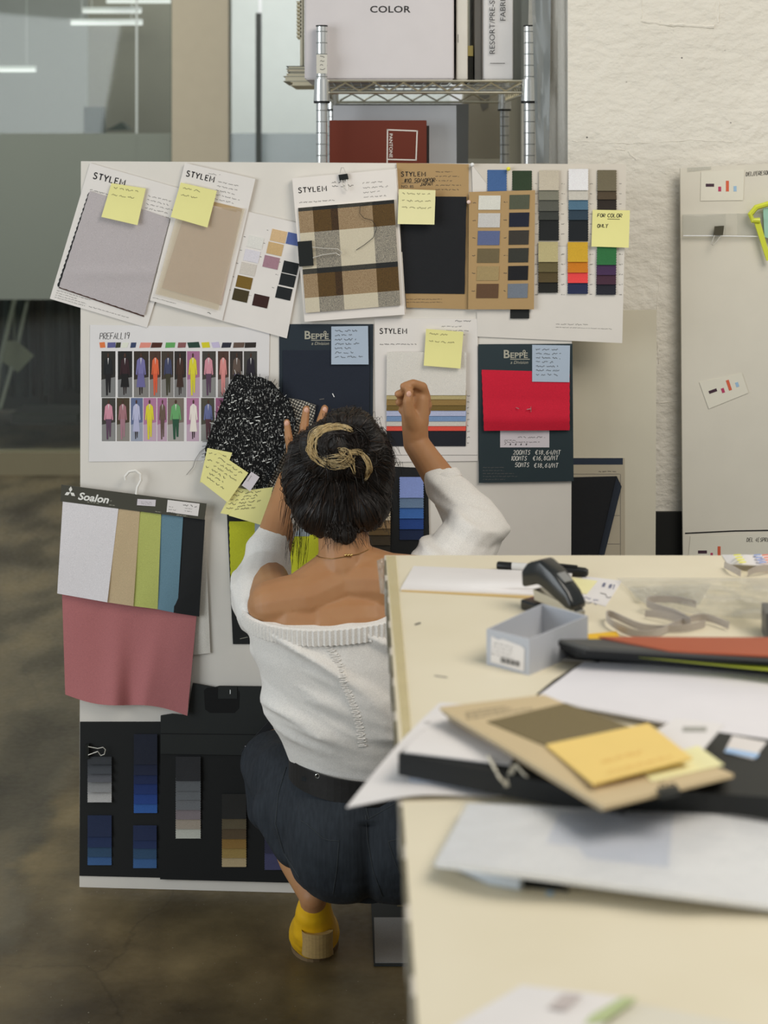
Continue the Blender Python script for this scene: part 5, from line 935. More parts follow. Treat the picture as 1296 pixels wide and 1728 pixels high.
# black books on the right
bb_ = item([(1190, 1232), (1400, 1262), (1300, 1345), (1060, 1330)], M('book_black', (34, 35, 34), .5, 'paper', k=1.1), .004, .030, 'swatch_book', 'thick black swatch book at the right of the pile with a white blue label', 'swatch book', nu=2, nv=2)
sub(bb_, 'page_edges', lambda b: [b.tube([TF.at(1064, 1333, .008 + i * .004), TF.at(1298, 1347, .008 + i * .004)], .0007, M('page_dark'), 4) for i in range(6)])
sub(bb_, 'paper_label', lambda b: (b.patch([(1236, 1241), (1294, 1252), (1272, 1281), (1222, 1269)], M('label_bright'), off=.0345, th=.0003), b.patch([(1227, 1262), (1282, 1272), (1276, 1279), (1222, 1269)], rgbm((150, 178, 210), 'paper'), off=.0349, th=.0003)), fr=TF)
item([(1078, 1340), (1300, 1350), (1240, 1372), (1085, 1366)], M('book_black'), .002, .014, 'swatch_book', 'second black book just in front of the labelled black book', 'swatch book')
ws = item([(1140, 1212), (1222, 1222), (1180, 1272), (1060, 1262)], tw_, .052, .0012, 'paper_sheet', 'white sheet with a small grey box print behind the orange note', 'paper')
sub(ws, 'grey_print', lambda b: b.rect(1152, 1226, 1192, 1234, rgbm((150, 148, 140), 'paper'), off=.0536, th=.0002), fr=TF)
# kraft swatch books
kb = M('kraft_book', (190, 170, 134), .7, 'paper', k=1.2, bump=.1)
for i in range(4):
    h0 = .034 + i * .0052; o_ = (3 - i) * 4; q = [(742 + o_ * 1.1, 1193 + o_ * 1.2), (918 + o_ * .4, 1172 + o_ * .5), (1238 - o_ * .6, 1306 + o_ * .2), (1020 - o_ * .4, 1360 + o_ * .3)]
    t = item(q, [rgbm((150, 130, 96), 'paper'), rgbm((176, 166, 150), 'paper'), rgbm((96, 82, 66), 'paper'), kb][i], h0, [.0034, .003, .0034, .0034][i], 'swatch_leaf' if i < 3 else 'swatch_book', ['bottom kraft leaf of the fanned brown swatch pile', 'second leaf from the bottom of the brown swatch pile', 'brown leaf just under the top kraft cover', 'kraft swatch book cover with a brown woven panel and orange note on it'][i], 'swatch book', 'fanned kraft leaves')
kt = t; ko = .034 + 3 * .0052 + .0034
sub(kt, 'woven_panel', lambda b: b.patch([(822, 1217), (954, 1186), (1064, 1226), (930, 1262)], M('woven_brown', (122, 108, 76), .8, 'weave', rgb2=(104, 92, 64), k=1.15), off=ko, th=.0012), fr=TF)
sub(kt, 'printed_lettering', lambda b: (b.lines(785, 1203, 120, 3, 5, 2.5, mink, -9, .9, ko + .0004),), fr=TF)
item([(1068, 1290), (1178, 1258), (1222, 1290), (1100, 1318)], rgbm((214, 208, 160), 'paper'), ko + .0003, .0008, 'sticky_note', 'pale green note corner under the orange note', 'sticky note')
on = item([(922, 1256), (1094, 1220), (1168, 1278), (1002, 1322)], M('sticky_orange', (232, 188, 112), .65, 'paper', k=1.25), ko + .0014, .0022, 'sticky_note_pad', 'orange sticky note pad on the kraft swatch book', 'sticky note', nu=8, nv=6, bulge=lambda u, v: .004 * v * v + .003 * u * u, smooth=True)
sub(on, 'pencil_writing', lambda b: (b.scrib(1016, 1284, 70, 4, rgbm((190, 140, 70), 'paper'), -14, 1, ko + .0075), b.scrib(1026, 1302, 110, 4, rgbm((190, 140, 70), 'paper'), -14, 1, ko + .0095)), fr=TF)
t = item([(1108, 1330), (1142, 1324), (1148, 1334), (1114, 1341)], M('clip_black'), ko, .005, 'binder_clip', 'small black binder clip at the front corner of the kraft book', 'binder clip')
for dx in (0, 16): B(TF).tube([TF.at(1116 + dx, 1331, ko + .006), TF.at(1112 + dx, 1324, ko + .010), TF.at(1122 + dx, 1322, ko + .010), TF.at(1124 + dx, 1330, ko + .006)], .0008, BLK, 6).build('wire_handle', t, smooth=True)
# clear sleeve with papers in front
sl = item([(790, 1356), (1420, 1384), (1420, 1545), (735, 1455)], M('sleeve_paper', (220, 215, 216), .3, 'paper', k=1.3, bump=.1), .0065, .004, 'document_sleeve', 'clear sleeve full of white papers in front of the swatch pile', 'document sleeve', nu=20, nv=10, bulge=lambda u, v: .012 * math.sin(math.pi * min(1, .15 + u * 1.2)) * (.5 + .5 * v) + .003 * math.sin(u * 12), smooth=True)
sub(sl, 'blue_print', lambda b: b.patch([(944, 1372), (1136, 1374), (1128, 1464), (914, 1440)], rgbm((186, 190, 200), 'paper'), off=.0102, th=.0003, nu=12, nv=6, bulge=lambda u, v: (lambda U, V_: .012 * math.sin(math.pi * min(1, .15 + U * 1.2)) * (.5 + .5 * V_) + .003 * math.sin(U * 12))(.24 + .31 * u + .02 * v, .12 + .62 * v)), fr=TF)
sub(sl, 'plastic_cover', lambda b: b.patch([(784, 1354), (1420, 1382), (1420, 1548), (728, 1458)], M('glossy_sleeve', (253, 253, 253), .08, 'bag', rgb2=(235, 232, 234), k=1.3), off=.0135, th=.0005, nu=24, nv=12, bulge=lambda u, v: .012 * math.sin(math.pi * min(1, .15 + u * 1.2)) * (.5 + .5 * v) + .003 * math.sin(u * 12) + .0015 * noise.noise(Vector((u * 14, v * 8, 2)))), fr=TF, smooth=True)
b = B(); b.tube([TF.at(760, 1458, .006), TF.at(830, 1480, .006), TF.at(880, 1490, .006)], [.002, .007, .006], M('sleeve_roll', (196, 204, 214), .2, k=1.1), 10); b.build('rolled_edge', sl, smooth=True)
item([(775, 1462), (900, 1462), (960, 1500), (820, 1484)], M('book_black'), .0003, .0028, 'gap_shade', 'thin black sheet standing for the dark gap under the front of the clear sleeve', 'folder')  # black sheet put in as the shade of the gap under the sleeve
# papers at the very front
fp = item([(880, 1662), (1050, 1682), (1000, 1760), (740, 1745)], tw_, .003, .001, 'paper_sheet', 'white sheet with a small grey square at the bottom of the photo', 'paper', nu=8, nv=6, bulge=lambda u, v: .005 * math.sin(u * 3.1), smooth=True)
sub(fp, 'grey_square', lambda b: b.patch([(950, 1676), (982, 1678), (955, 1704), (924, 1700)], rgbm((176, 166, 162), 'paper'), off=.0102, th=.0002), fr=TF)
item([(1050, 1682), (1075, 1684), (1020, 1722), (960, 1735)], rgbm((165, 175, 130), 'paper'), .0052, .0012, 'green_strip', 'soft green strip across the sheets at the bottom of the photo', 'paper strip')
item([(1060, 1690), (1290, 1735), (1290, 1800), (980, 1780)], M('sheet_grey', (206, 200, 184), .6, 'paper', k=1.2), .001, .001, 'paper_sheet', 'greyish sheet under the green strip at the bottom right', 'paper')
sub(tb, 'tape_scrap', lambda b: b.rect(922, 1504, 934, 1510, rgbm((150, 185, 215), 'paper'), off=.0002, th=.0003), fr=TF)
sub(tb, 'scratch_mark', lambda b: (b.stroke([(733, 1140), (755, 1143)], gink, 1.5, .0003), b.stroke([(700, 1054), (710, 1051)], mink, 2.5, .0003)), fr=TF)
# ------------------------------------------------------------------ the person
class Blob:
    def __init__(s): s.bm = bmesh.new()
    def cap(s, p1, r1, p2, r2, n=16):
        p1, p2 = Vector(p1), Vector(p2); b = B(); t = (p2 - p1); L_ = t.length; t.normalize(); pts = []; rs = []
        for k in range(5): a = k / 5 * math.pi / 2; pts.append(p1 - t * r1 * math.cos(a)); rs.append(max(1e-4, r1 * math.sin(a)))
        pts += [p1, p2]; rs += [r1, r2]
        for k in range(1, 6): a = k / 5 * math.pi / 2; pts.append(p2 + t * r2 * math.sin(a)); rs.append(max(1e-4, r2 * math.cos(a)))
        b.tube(pts, rs, None, n); s._in(b); return s
    def chain(s, pr):
        for a, c in zip(pr, pr[1:]): s.cap(a[0], a[1], c[0], c[1])
        return s
    def ell(s, c, r, rot=None, n=22):
        b = B(); b.ell((0, 0, 0), r, None, n, 14); c = Vector(c)
        if rot: b.v = [rot @ v for v in b.v]
        b.v = [v + c for v in b.v]; s._in(b); return s
    def _in(s, b):
        vs = [s.bm.verts.new(v) for v in b.v]
        for f in b.f:
            try: s.bm.faces.new([vs[i] for i in f])
            except ValueError: pass
    def solid(s, voxel, smooth=6, fac=.5):
        me = bpy.data.meshes.new('tmp'); s.bm.normal_update(); bmesh.ops.recalc_face_normals(s.bm, faces=s.bm.faces[:]); s.bm.to_mesh(me); s.bm.free()
        o = bpy.data.objects.new('tmp', me); COL.objects.link(o)
        r = o.modifiers.new('r', 'REMESH'); r.mode = 'VOXEL'; r.voxel_size = voxel
        if smooth: sm = o.modifiers.new('s', 'SMOOTH'); sm.factor = fac; sm.iterations = smooth
        dg = bpy.context.evaluated_depsgraph_get(); m2 = bpy.data.meshes.new_from_object(o.evaluated_get(dg)); bpy.data.objects.remove(o); bpy.data.meshes.remove(me); return m2
def link(me, name, m, parent, disp=None, cut=None):
    if disp:
        me.update(); nr = [v.normal.copy() for v in me.vertices]
        for v, n_ in zip(me.vertices, nr): v.co += n_ * disp(v.co)
    me.materials.clear(); me.materials.append(m); o0 = WL[parent]
    for v in me.vertices: v.co -= o0
    me.polygons.foreach_set('use_smooth', [True] * len(me.polygons)); me.update(); me.name = name
    o = bpy.data.objects.new(name, me); COL.objects.link(o); o.parent = parent; WL[o] = o0.copy(); return o
skin = M('skin', (172, 126, 86), .5, 'skin', k=1.08)
who = empty('person', (g(560, 3.08), 3.08, 0), 'person squatting at the pinboard in off shoulder white blouse, dark trousers and yellow boots', 'person')
sk = Blob()
# torso, shoulders, neck
sk.ell(P(612, 1330, 3.0), (.120, .095, .12)); sk.ell(P(608, 1240, 3.0), (.105, .085, .13)); sk.ell(P(595, 1120, 2.99), (.135, .092, .15))
SL, SR, NB = P(462, 1022, 2.96), P(738, 985, 2.97), P(583, 985, 2.975)
sk.cap(SL, .048, P(525, 1012, 2.955), .052); sk.cap(P(525, 1012, 2.955), .052, NB, .055); sk.cap(NB, .055, P(650, 985, 2.96), .056); sk.cap(P(650, 985, 2.96), .056, SR, .048)
sk.cap(P(560, 1055, 2.945), .060, P(620, 1050, 2.945), .060); sk.cap(P(500, 1045, 2.95), .05, P(560, 1060, 2.945), .058)
sk.ell(P(582, 1052, 2.958), (.125, .064, .058)); sk.cap(P(583, 960, 2.975), .049, P(578, 870, 3.0), .045); sk.cap(P(560, 965, 2.975), .04, P(520, 1000, 2.965), .045); sk.cap(P(606, 955, 2.975), .04, P(655, 975, 2.965), .045)
# head with face (turned to the board, +Y)
HC = P(572, 812, 3.035)
sk.ell(HC + Vector((0, 0, .01)), (.073, .092, .098)); sk.ell(HC + Vector((0, .045, -.045)), (.055, .05, .065)); sk.cap(HC + Vector((0, .088, -.005)), .010, HC + Vector((0, .108, -.032)), .013)
sk.cap(HC + Vector((-.022, .088, -.068)), .008, HC + Vector((.022, .088, -.068)), .008); sk.ell(HC + Vector((0, .078, -.098)), (.022, .018, .016))
for s_ in (-1, 1): sk.ell(HC + Vector((s_ * .030, .086, .004)), (.016, .010, .010)); sk.cap(HC + Vector((s_ * .016, .094, .022)), .006, HC + Vector((s_ * .046, .080, .024)), .006); sk.ell(HC + Vector((s_ * .040, .062, -.035)), (.022, .022, .022))
sk.ell(HC + Vector((-.078, .006, -.02)), (.010, .022, .032)); sk.ell(HC + Vector((.0815, .004, -.028)), (.009, .020, .031))
# arms
EL, WLt = P(448, 968, 3.20), P(489, 812, 3.30); ER, WR = P(800, 894, 3.10), P(702, 748, 3.19)
sk.chain([(SL, .046), (EL, .040)]); sk.chain([(EL, .040), (EL.lerp(WLt, .3), .038), (WLt, .026)])
sk.chain([(SR, .046), (ER, .040)]); sk.chain([(ER, .040), (ER.lerp(WR, .3), .037), (ER.lerp(WR, .8), .0275), (WR, .0255)])
# left hand flat on the cloth, fingers up
LP = P(514, 772, 3.325); sk.cap(WLt, .024, LP, .024)
for k, (kx, ky, mx, my, tx, ty, r) in enumerate([(492, 766, 487, 738, 484, 712, .0085), (507, 758, 513, 722, 517, 690, .0095), (526, 754, 540, 716, 548, 689, .0095), (543, 757, 562, 722, 573, 700, .0090)]):
    kk, mm, tt = P(kx, ky, 3.325), P(mx, my, 3.322), P(tx, ty, 3.338); sk.cap(LP, .019, kk, r + .003); sk.chain([(kk, r + .0012), (mm, r + .0002), (tt, r - .0018)])
sk.chain([(P(528, 790, 3.31), .015), (P(556, 772, 3.31), .011), (P(578, 750, 3.325), .009)])
# right hand closed around a pin
K = 3.19; RPm = P(703, 700, K); sk.cap(WR, .025, P(700, 715, K), .026); sk.cap(P(693, 712, K), .018, P(690, 682, K + .005), .016); sk.cap(P(706, 712, K), .021, P(710, 676, K + .005), .017)
for pp in [[(718, 672, .012), (713, 653, .0), (697, 647, -.010), (681, 652, -.014)], [(720, 684, .020), (714, 663, .012), (692, 659, .0), (672, 665, -.008)], [(718, 694, .026), (708, 676, .022), (690, 673, .010), (673, 679, -.002)], [(714, 704, .030), (704, 689, .028), (690, 686, .018), (678, 692, .004)]]:
    sk.chain([(P(x, y, K + dy), [.0112, .0100, .0088, .0078][i]) for i, (x, y, dy) in enumerate(pp)])
sk.chain([(P(699, 720, K - .012), .016), (P(691, 698, K - .024), .0122), (P(688, 677, K - .027), .0100), (P(691, 660, K - .022), .0080)])
# legs
HL, HR = P(548, 1385, 2.98), P(690, 1385, 2.98); KL, KR = P(466, 1278, 3.30), P(800, 1270, 3.28); AL, AR = P(529, 1512, 3.02), P(770, 1500, 3.03)
for h_, k_, a_ in ((HL, KL, AL), (HR, KR, AR)):
    sk.chain([(h_, .072), (h_.lerp(k_, .5), .062), (k_, .054)]); sd_ = -1 if h_ is HL else 1; sk.chain([(k_, .050), (k_.lerp(a_, .5) + Vector((sd_ * .012, .004, -.012)), .041), (k_.lerp(a_, .75) + Vector((sd_ * .012, 0, 0)), .035), (a_, .026)])
    sk.chain([(a_, .026), (a_ + Vector((0, .06, -.10)), .026), (a_ + Vector((0, .12, -.145)), .018)])
skm = sk.solid(.0030, 4)
body = link(skm, 'body', skin, who)
nails = B(); nm = M('nail', (206, 160, 138), .3, k=1.2)
for x, y in ((484, 711), (517, 689), (548, 688)): nails.ell(P(x, y + 4, 3.330), (.0052, .003, .007), nm, 10, 6)
nails.ell(P(690, 665, K - .0325), (.005, .002, .006), nm, 10, 6); nails.build('fingernails', who, smooth=True)
# ---- blouse
def fold(co):
    f = Vector((co.x * 3.4, co.y * 3, co.z * 14 + co.x * 7)); a = noise.noise(f + Vector((3, 1, 7))); f2 = Vector((co.x * 8, co.y * 8, co.z * 30 + co.x * 11)); b_ = noise.noise(f2)
    return .022 * (1 - abs(a) * 2.6) * .8 + .0045 * (1 - abs(b_) * 2.2) - .008
def rings_mesh(rings, n=40):
    b = B(); V = []; F = []
    for (c, a, bb, rot) in rings:
        for k in range(n):
            t_ = 2 * math.pi * k / n; V.append(Vector(c) + Vector((a * math.cos(t_), bb * math.sin(t_), rot * math.cos(t_))))
    m_ = len(rings)
    for j in range(m_ - 1):
        for k in range(n): F.append((j * n + k, j * n + (k + 1) % n, (j + 1) * n + (k + 1) % n, (j + 1) * n + k))
    F += [tuple(range(n - 1, -1, -1)), tuple(range((m_ - 1) * n, m_ * n))]
    b.add(V, F, None); return b
tor = [(614, 1290, 3.0, .128, .105), (612, 1272, 3.0, .136, .108), (608, 1240, 2.995, .146, .113), (602, 1200, 2.99, .156, .116), (596, 1150, 2.985, .166, .119), (590, 1100, 2.98, .178, .114), (586, 1050, 2.975, .186, .104), (584, 1000, 2.97, .184, .098), (584, 950, 2.97, .178, .09)]
rb_ = rings_mesh([(P(x, y, D), a, bb, 0) for x, y, D, a, bb in tor])
def fr_bm(b):
    bm = bmesh.new(); vs = [bm.verts.new(v) for v in b.v]
    for f in b.f: bm.faces.new([vs[i] for i in f])
    return bm
bm = fr_bm(rb_)
pL, pR, pM = P(412, 1010, 3.0), P(735, 980, 3.0), P(548, 1064, 2.875)
nn_ = (pR - pL).cross(pM - pL).normalized(); nn_ = nn_ if nn_.z > 0 else -nn_
res = bmesh.ops.bisect_plane(bm, geom=bm.verts[:] + bm.edges[:] + bm.faces[:], plane_co=pM, plane_no=nn_, clear_outer=True)
loop_e = [e for e in res['geom_cut'] if isinstance(e, bmesh.types.BMEdge)]
neck_pts = []
e0 = loop_e[0]; v_ = e0.verts[0]; start = v_; used = set()
while True:
    neck_pts.append(v_.co.copy()); nx = [e for e in v_.link_edges if e in loop_e and e not in used]
    if not nx: break
    used.add(nx[0]); v_ = nx[0].other_vert(v_)
    if v_ == start: break
bmesh.ops.edgeloop_fill(bm, edges=loop_e)
bl = Blob(); bl.bm.free(); bl.bm = bm
bl.chain([(P(440, 1036, 2.985), .044), (P(436, 1005, 3.08), .052), (P(450, 966, 3.19), .051), (P(452, 935, 3.22), .048), (P(468, 900, 3.25), .038), (P(478, 884, 3.262), .033)])
bl.chain([(P(735, 995, 2.98), .060), (P(775, 935, 3.04), .064), (P(800, 896, 3.10), .058), (P(788, 868, 3.115), .053), (P(768, 840, 3.128), .045), (P(752, 818, 3.142), .037)])
blm = bl.solid(.005, 3)
cloth = M('blouse_white', (212, 207, 200), .85, 'fabric', k=1.25, bump=.6, scale=.8)
def dispb(co):
    d = max(-.003, fold(co)); dn = (co - pM).dot(nn_)
    return d * (1 if co.x > -9 else 1) * max(.12, min(1, abs(dn) / .03)) * max(.15, min(1, (co.z - .455) / .05))
blouse = link(blm, 'blouse', cloth, who, dispb)
# gathered elastic neckline
cN = sum(neck_pts, Vector()) / len(neck_pts); b = B(); n = len(neck_pts); big_ = []
for i in range(n):
    for k in range(6): big_.append(neck_pts[i].lerp(neck_pts[(i + 1) % n], k / 6))
V = []; F = []; N_ = len(big_)
for i, p in enumerate(big_):
    out = (p - cN); out -= nn_ * out.dot(nn_); out.normalize(); rf = .0034 * (i % 2) + .0008 * noise.noise(p * 60)
    for (dd, h) in ((.0000, .004), (.004 + rf, .003), (.0040 + rf, -.010), (.0030 + rf, -.024), (-.004, -.028)): V.append(p + out * dd + Vector((0, 0, 1)) * h - Vector((0,0,0)))
for i in range(N_):
    for k in range(4): a_ = i * 5 + k; b2 = ((i + 1) % N_) * 5 + k; F.append((a_, a_ + 1, b2 + 1, b2))
b.add(V, F, cloth); b.build('elastic_neckline', who)
# cuffs
for c, d2, r in ((P(479, 882, 3.262), (WLt - EL), .033), (P(751, 817, 3.143), (WR - ER), .037)):
    d2 = d2.normalized(); B().tube([c - d2 * .006, c + d2 * .004, c + d2 * .012, c + d2 * .013], [r * .98, r * 1.03, r * 1.0, r * .85], cloth, 24).build('sleeve_cuff', who, smooth=True)
dgb = bpy.context.evaluated_depsgraph_get()
def bvh_of(o):
    return BVHTree.FromPolygons([v.co + WL[who] for v in o.data.vertices], [tuple(p.vertices) for p in o.data.polygons])
def proj(tree, px, py, lift=.001):
    d = Vector(((px - CX) / FPX, 1, (HY - py) / FPX)).normalized(); h, n_, i, ds = tree.ray_cast(Vector((0, 0, EYE)), d)
    return (h + n_ * lift) if h else None
tb_ = bvh_of(blouse)
def interp(pts, step):
    out = []
    for a, c in zip(pts, pts[1:]):
        a, c = Vector(a), Vector(c); n = max(1, int((c - a).length / step))
        out += [a.lerp(c, k / n) for k in range(n)]
    return out + [Vector(pts[-1])]
seam = [proj(tb_, p.x, p.y, .0012) for p in interp([(548, 1080), (566, 1108), (580, 1150), (597, 1190), (608, 1230), (612, 1262)], 3)]
seam = [p for p in seam if p]; b = B()
for i in range(len(seam) - 1):
    w_ = .004 + .003 * (i % 2); b.tube([seam[i] + Vector((-w_, 0, 0)), seam[i] + Vector((w_, 0, .001 * (i % 3)))], .0011, cloth, 5)
b.build('gathered_seam', who, smooth=True)
# ---- trousers
den = M('dark_denim', (32, 37, 43), .85, 'denim', k=1.05, rgb2=(47, 52, 58)); den2 = M('dark_denim_back', (30, 34, 37), .85, 'denim', k=1.1, rgb2=(44, 48, 50))
tr = Blob()
tr.ell(P(620, 1335, 3.0), (.136, .112, .10)); tr.ell(P(580, 1405, 2.965), (.108, .122, .118)); tr.ell(P(672, 1405, 2.965), (.112, .122, .118)); tr.ell(P(620, 1410, 2.96), (.14, .115, .112)); tr.ell(P(612, 1300, 3.0), (.128, .105, .05))
for h_, k_, s_ in ((HL, KL, -1), (HR, KR, 1)):
    tr.chain([(h_ + Vector((-s_ * .005, 0, .005)), .088), (h_.lerp(k_, .5) + Vector((s_ * .014, 0, .012)), .078), (k_ + Vector((s_ * .0, -.03, -.008)), .068), (k_ + Vector((s_ * .004, -.01, -.012)), .066)])
    tr.cap(k_ + Vector((s_ * .002, -.03, -.04)), .062, k_ + Vector((-s_ * .003, -.045, -.078)), .058)
tr.cap(P(472, 1365, 3.06), .050, P(497, 1425, 3.03), .044); tr.cap(P(770, 1365, 3.06), .050, P(745, 1425, 3.03), .044); tr.cap(P(500, 1385, 2.99), .050, P(545, 1445, 2.97), .062); tr.cap(P(740, 1385, 2.99), .050, P(695, 1445, 2.97), .062)
trm = tr.solid(.006, 6)
def dispt(co):
    a = noise.noise(Vector((co.x * 9 + co.z * 6, co.y * 5, co.z * 9))); b_ = noise.noise(Vector((co.x * 20, co.y * 9, co.z * 9))); return .005 * (1 - abs(a) * 2.4) + .002 * b_ - .002 - .012 * math.exp(-((co.x - g(622, 2.9)) / .014) ** 2) * (1 if co.y < 2.93 and co.z < .36 else 0)
trs = link(trm, 'trousers', den, who, dispt)
tt_ = bvh_of(trs); st = M('denim_stitch', (56, 60, 62), .8, k=1)
def stitch(pts, name, r=.0007, m=st, lift=.0004):
    ps_ = [proj(tt_, p.x, p.y, lift) for p in interp(pts, 6)]; ps_ = [p for p in ps_ if p]
    if len(ps_) > 2: B().tube(ps_, r, m, 5).build(name, who, smooth=True)
stitch([(545, 1415), (556, 1418), (572, 1419), (568, 1470), (562, 1508)], 'pocket_seam'); stitch([(545, 1415), (520, 1392), (508, 1385)], 'pocket_seam'); stitch([(617, 1376), (620, 1420), (630, 1470), (645, 1512)], 'back_seam', .0010); stitch([(655, 1420), (672, 1416), (686, 1412)], 'pocket_seam'); stitch([(655, 1420), (668, 1460), (680, 1480)], 'pocket_seam'); stitch([(483, 1295), (470, 1340), (465, 1390), (480, 1440), (505, 1480)], 'side_seam', .0011); stitch([(492, 1310), (516, 1300), (540, 1325)], 'yoke_seam'); stitch([(612, 1340), (622, 1382), (660, 1360), (684, 1345)], 'yoke_seam')
# belt with eyelets
b = B(); bc = P(615, 1297, 3.0); V = []; F = []; n = 64
for k in range(n):
    t_ = 2 * math.pi * k / n; ca, sa = math.cos(t_), math.sin(t_); tilt = .012 * ca * -1
    for (dr, h) in ((.0, .021), (.004, .021), (.004, -.021), (0, -.021)): V.append(bc + Vector(((.135 + dr) * ca, (.117 + dr) * sa, h + tilt)))
for k in range(n):
    for j in range(4): F.append((k * 4 + j, k * 4 + (j + 1) % 4, ((k + 1) % n) * 4 + (j + 1) % 4, ((k + 1) % n) * 4 + j))
b.add(V, F, M('belt_black', (24, 22, 21), .5, 'fabric', k=1)); belt = b.build('belt', who, smooth=False)
tbt = bvh_of(belt)
for x, y in ((536, 1292), (536, 1309), (598, 1299)):
    p = proj(tbt, x, y, .0006)
    if p: B().tube([p + Vector((.0033 * math.cos(a), -.001, .0036 * math.sin(a))) for a in [i * math.pi / 6 for i in range(13)]], .0009, wire, 5).build('eyelet', belt, smooth=True)
for x in (516, 640):
    p0 = proj(tbt, x, 1280, .002); p1 = proj(tbt, x, 1312, .002)
    if p0 and p1: B().band([p0 + Vector((0, 0, .006)), p0, p1, p1 - Vector((0, 0, .006))], (1, 0, 0), .012, den2, th=.002).build('belt_loop', who)
# necklace
ts = bvh_of(body); nk = [proj(ts, p.x, p.y, .0012) for p in interp([(528, 935), (540, 941), (560, 943), (585, 939), (605, 935), (622, 928)], 2.2)]; nk = [p for p in nk if p]
gold = M('gold', (190, 160, 100), .3, 'metal', k=1.3); b = B()
if len(nk) > 3: b.tube(nk, .0006, gold, 5)
p = proj(ts, 587, 938, .003)
if p:
    for dx in (-.004, .001, .006): b.ell(p + Vector((dx, 0, .001)), (.0026, .002, .0026), gold, 10, 6)
b.build('necklace', who, smooth=True)
# ---- hair
hm = M('hair_black', (20, 17, 15), .55, 'hair', k=1, rgb2=(42, 34, 28)); hb_ = M('hair_blonde', (186, 160, 112), .5, 'hair', k=1.15, rgb2=(205, 182, 136))
ha = Blob(); 
ha.ell(HC + Vector((.002, -.012, .012)), (.086, .094, .108)); ha.ell(P(548, 860, 2.985), (.055, .05, .05)); ha.ell(P(612, 852, 2.985), (.05, .05, .05)); ha.cap(P(580, 870, 2.975), .050, P(582, 900, 2.955), .024); ha.ell(P(520, 800, 3.0), (.048, .06, .075)); ha.ell(P(625, 790, 3.0), (.046, .06, .075))
ha.ell(P(590, 722, 2.99), (.052, .05, .036)); ha.ell(P(572, 748, 2.945), (.050, .045, .044)); ha.ell(P(545, 734, 2.99), (.032, .04, .020))
ck = [(528, 775), (522, 748), (541, 728), (575, 714), (612, 718), (632, 742), (624, 772), (596, 790), (558, 792), (532, 782)]
ha.chain([(P(x, y, 2.935), .019) for x, y in ck])
ham = ha.solid(.005, 3)
hair = link(ham, 'hair', hm, who, lambda co: .005 * noise.noise(co * 22) + .003 * noise.noise(Vector((co.x * 90, co.y * 60, co.z * 14))))
hv = [(v.co + WL[who], v.normal.copy()) for v in hair.data.vertices]; bun = P(574, 750, 2.90)
sb = B(); hm2 = M('hair_strand', (36, 30, 26), .45, k=1.1); hm3 = M('hair_strand_brown', (62, 46, 34), .45, k=1.1)
ht = BVHTree.FromPolygons([v.co + WL[who] for v in hair.data.vertices], [tuple(p.vertices) for p in hair.data.polygons])
for i in range(1500):
    p, n_ = random.choice(hv); 
    if p.y > 3.06: continue
    pts = []; q = p + n_ * .0012; tg_ = bun + Vector(((R() - .5) * .05, 0, (R() - .5) * .05)); lift = .001 + (.004 * R() if R() < .25 else 0)
    for k in range(8):
        pts.append(q.copy()); dr_ = (tg_ - q)
        if dr_.length < .03: break
        nq = q + dr_.normalized() * .010 + Vector(((R() - .5), (R() - .5), (R() - .5))) * .0022; h, hn, _, _ = ht.find_nearest(nq); q = h + hn * (.0012 + lift * math.sin(k / 7 * 3.14))
    if len(pts) > 3: sb.tube(pts, [.0002] + [.00055] * (len(pts) - 2) + [.0002], hm2 if i % 5 else hm3, 3, cap=False)
# bun coils
for i in range(240):
    a0 = R() * 6.28; rr = .018 + .03 * R(); pts = []
    for k in range(9):
        a = a0 + k * .28; c = P(572, 748, 2.925); q = c + Vector((rr * math.cos(a) * 1.05, -.02, rr * math.sin(a) * .9)); h, hn, _, _ = ht.find_nearest(q); pts.append(h + hn * (.0015 + .003 * R()))
    sb.tube(pts, [.0002] + [.0006] * 7 + [.0002], hm2, 3, cap=False)
# flyaways around the outline and wisps at the nape and over the left sleeve
for i in range(170):
    p, n_ = random.choice(hv)
    if p.y > 3.05 or p.z < HC.z - .06: continue
    d_h = (n_ + Vector(((R() - .5), 0, (R() - .6)))).normalized(); pts = [p + d_h * (.003 * k) + Vector((0, 0, -.0009 * k * k * R())) for k in range(7)]; sb.tube(pts, [.0004] * 6 + [.0001], hm2, 3, cap=False)
def wisp(a, c, D, n, spread, r=.00035, m=None):
    for i in range(n):
        o1, o2 = (R() - .5) * spread, (R() - .5) * spread; ln = .6 + .4 * R(); cv = (R() - .5) * 16; pts = []
        for k in range(9):
            t_ = k / 8 * ln; pts.append(P(a[0] + o1 + (c[0] - a[0] + o2) * t_ + cv * math.sin(t_ * 3), a[1] + (c[1] - a[1]) * t_, D + .004 * (R() - .5)))
        sb.tube(pts, [r] * 8 + [r * .3], m or hm2, 3, cap=False)
wisp((500, 840), (492, 955), 3.02, 26, 22); wisp((515, 850), (500, 985), 3.03, 18, 26); wisp((495, 800), (478, 900), 3.02, 14, 12); wisp((640, 850), (655, 905), 2.99, 10, 8); wisp((575, 880), (584, 925), 2.935, 40, 50, .0004); wisp((560, 890), (556, 935), 2.935, 16, 40, .0003); wisp((605, 890), (612, 930), 2.935, 16, 30, .0003); wisp((640, 720), (665, 770), 2.98, 16, 14); wisp((652, 770), (660, 830), 2.99, 12, 10)
sb.build('hair_strands', hair)
sl_ = B()
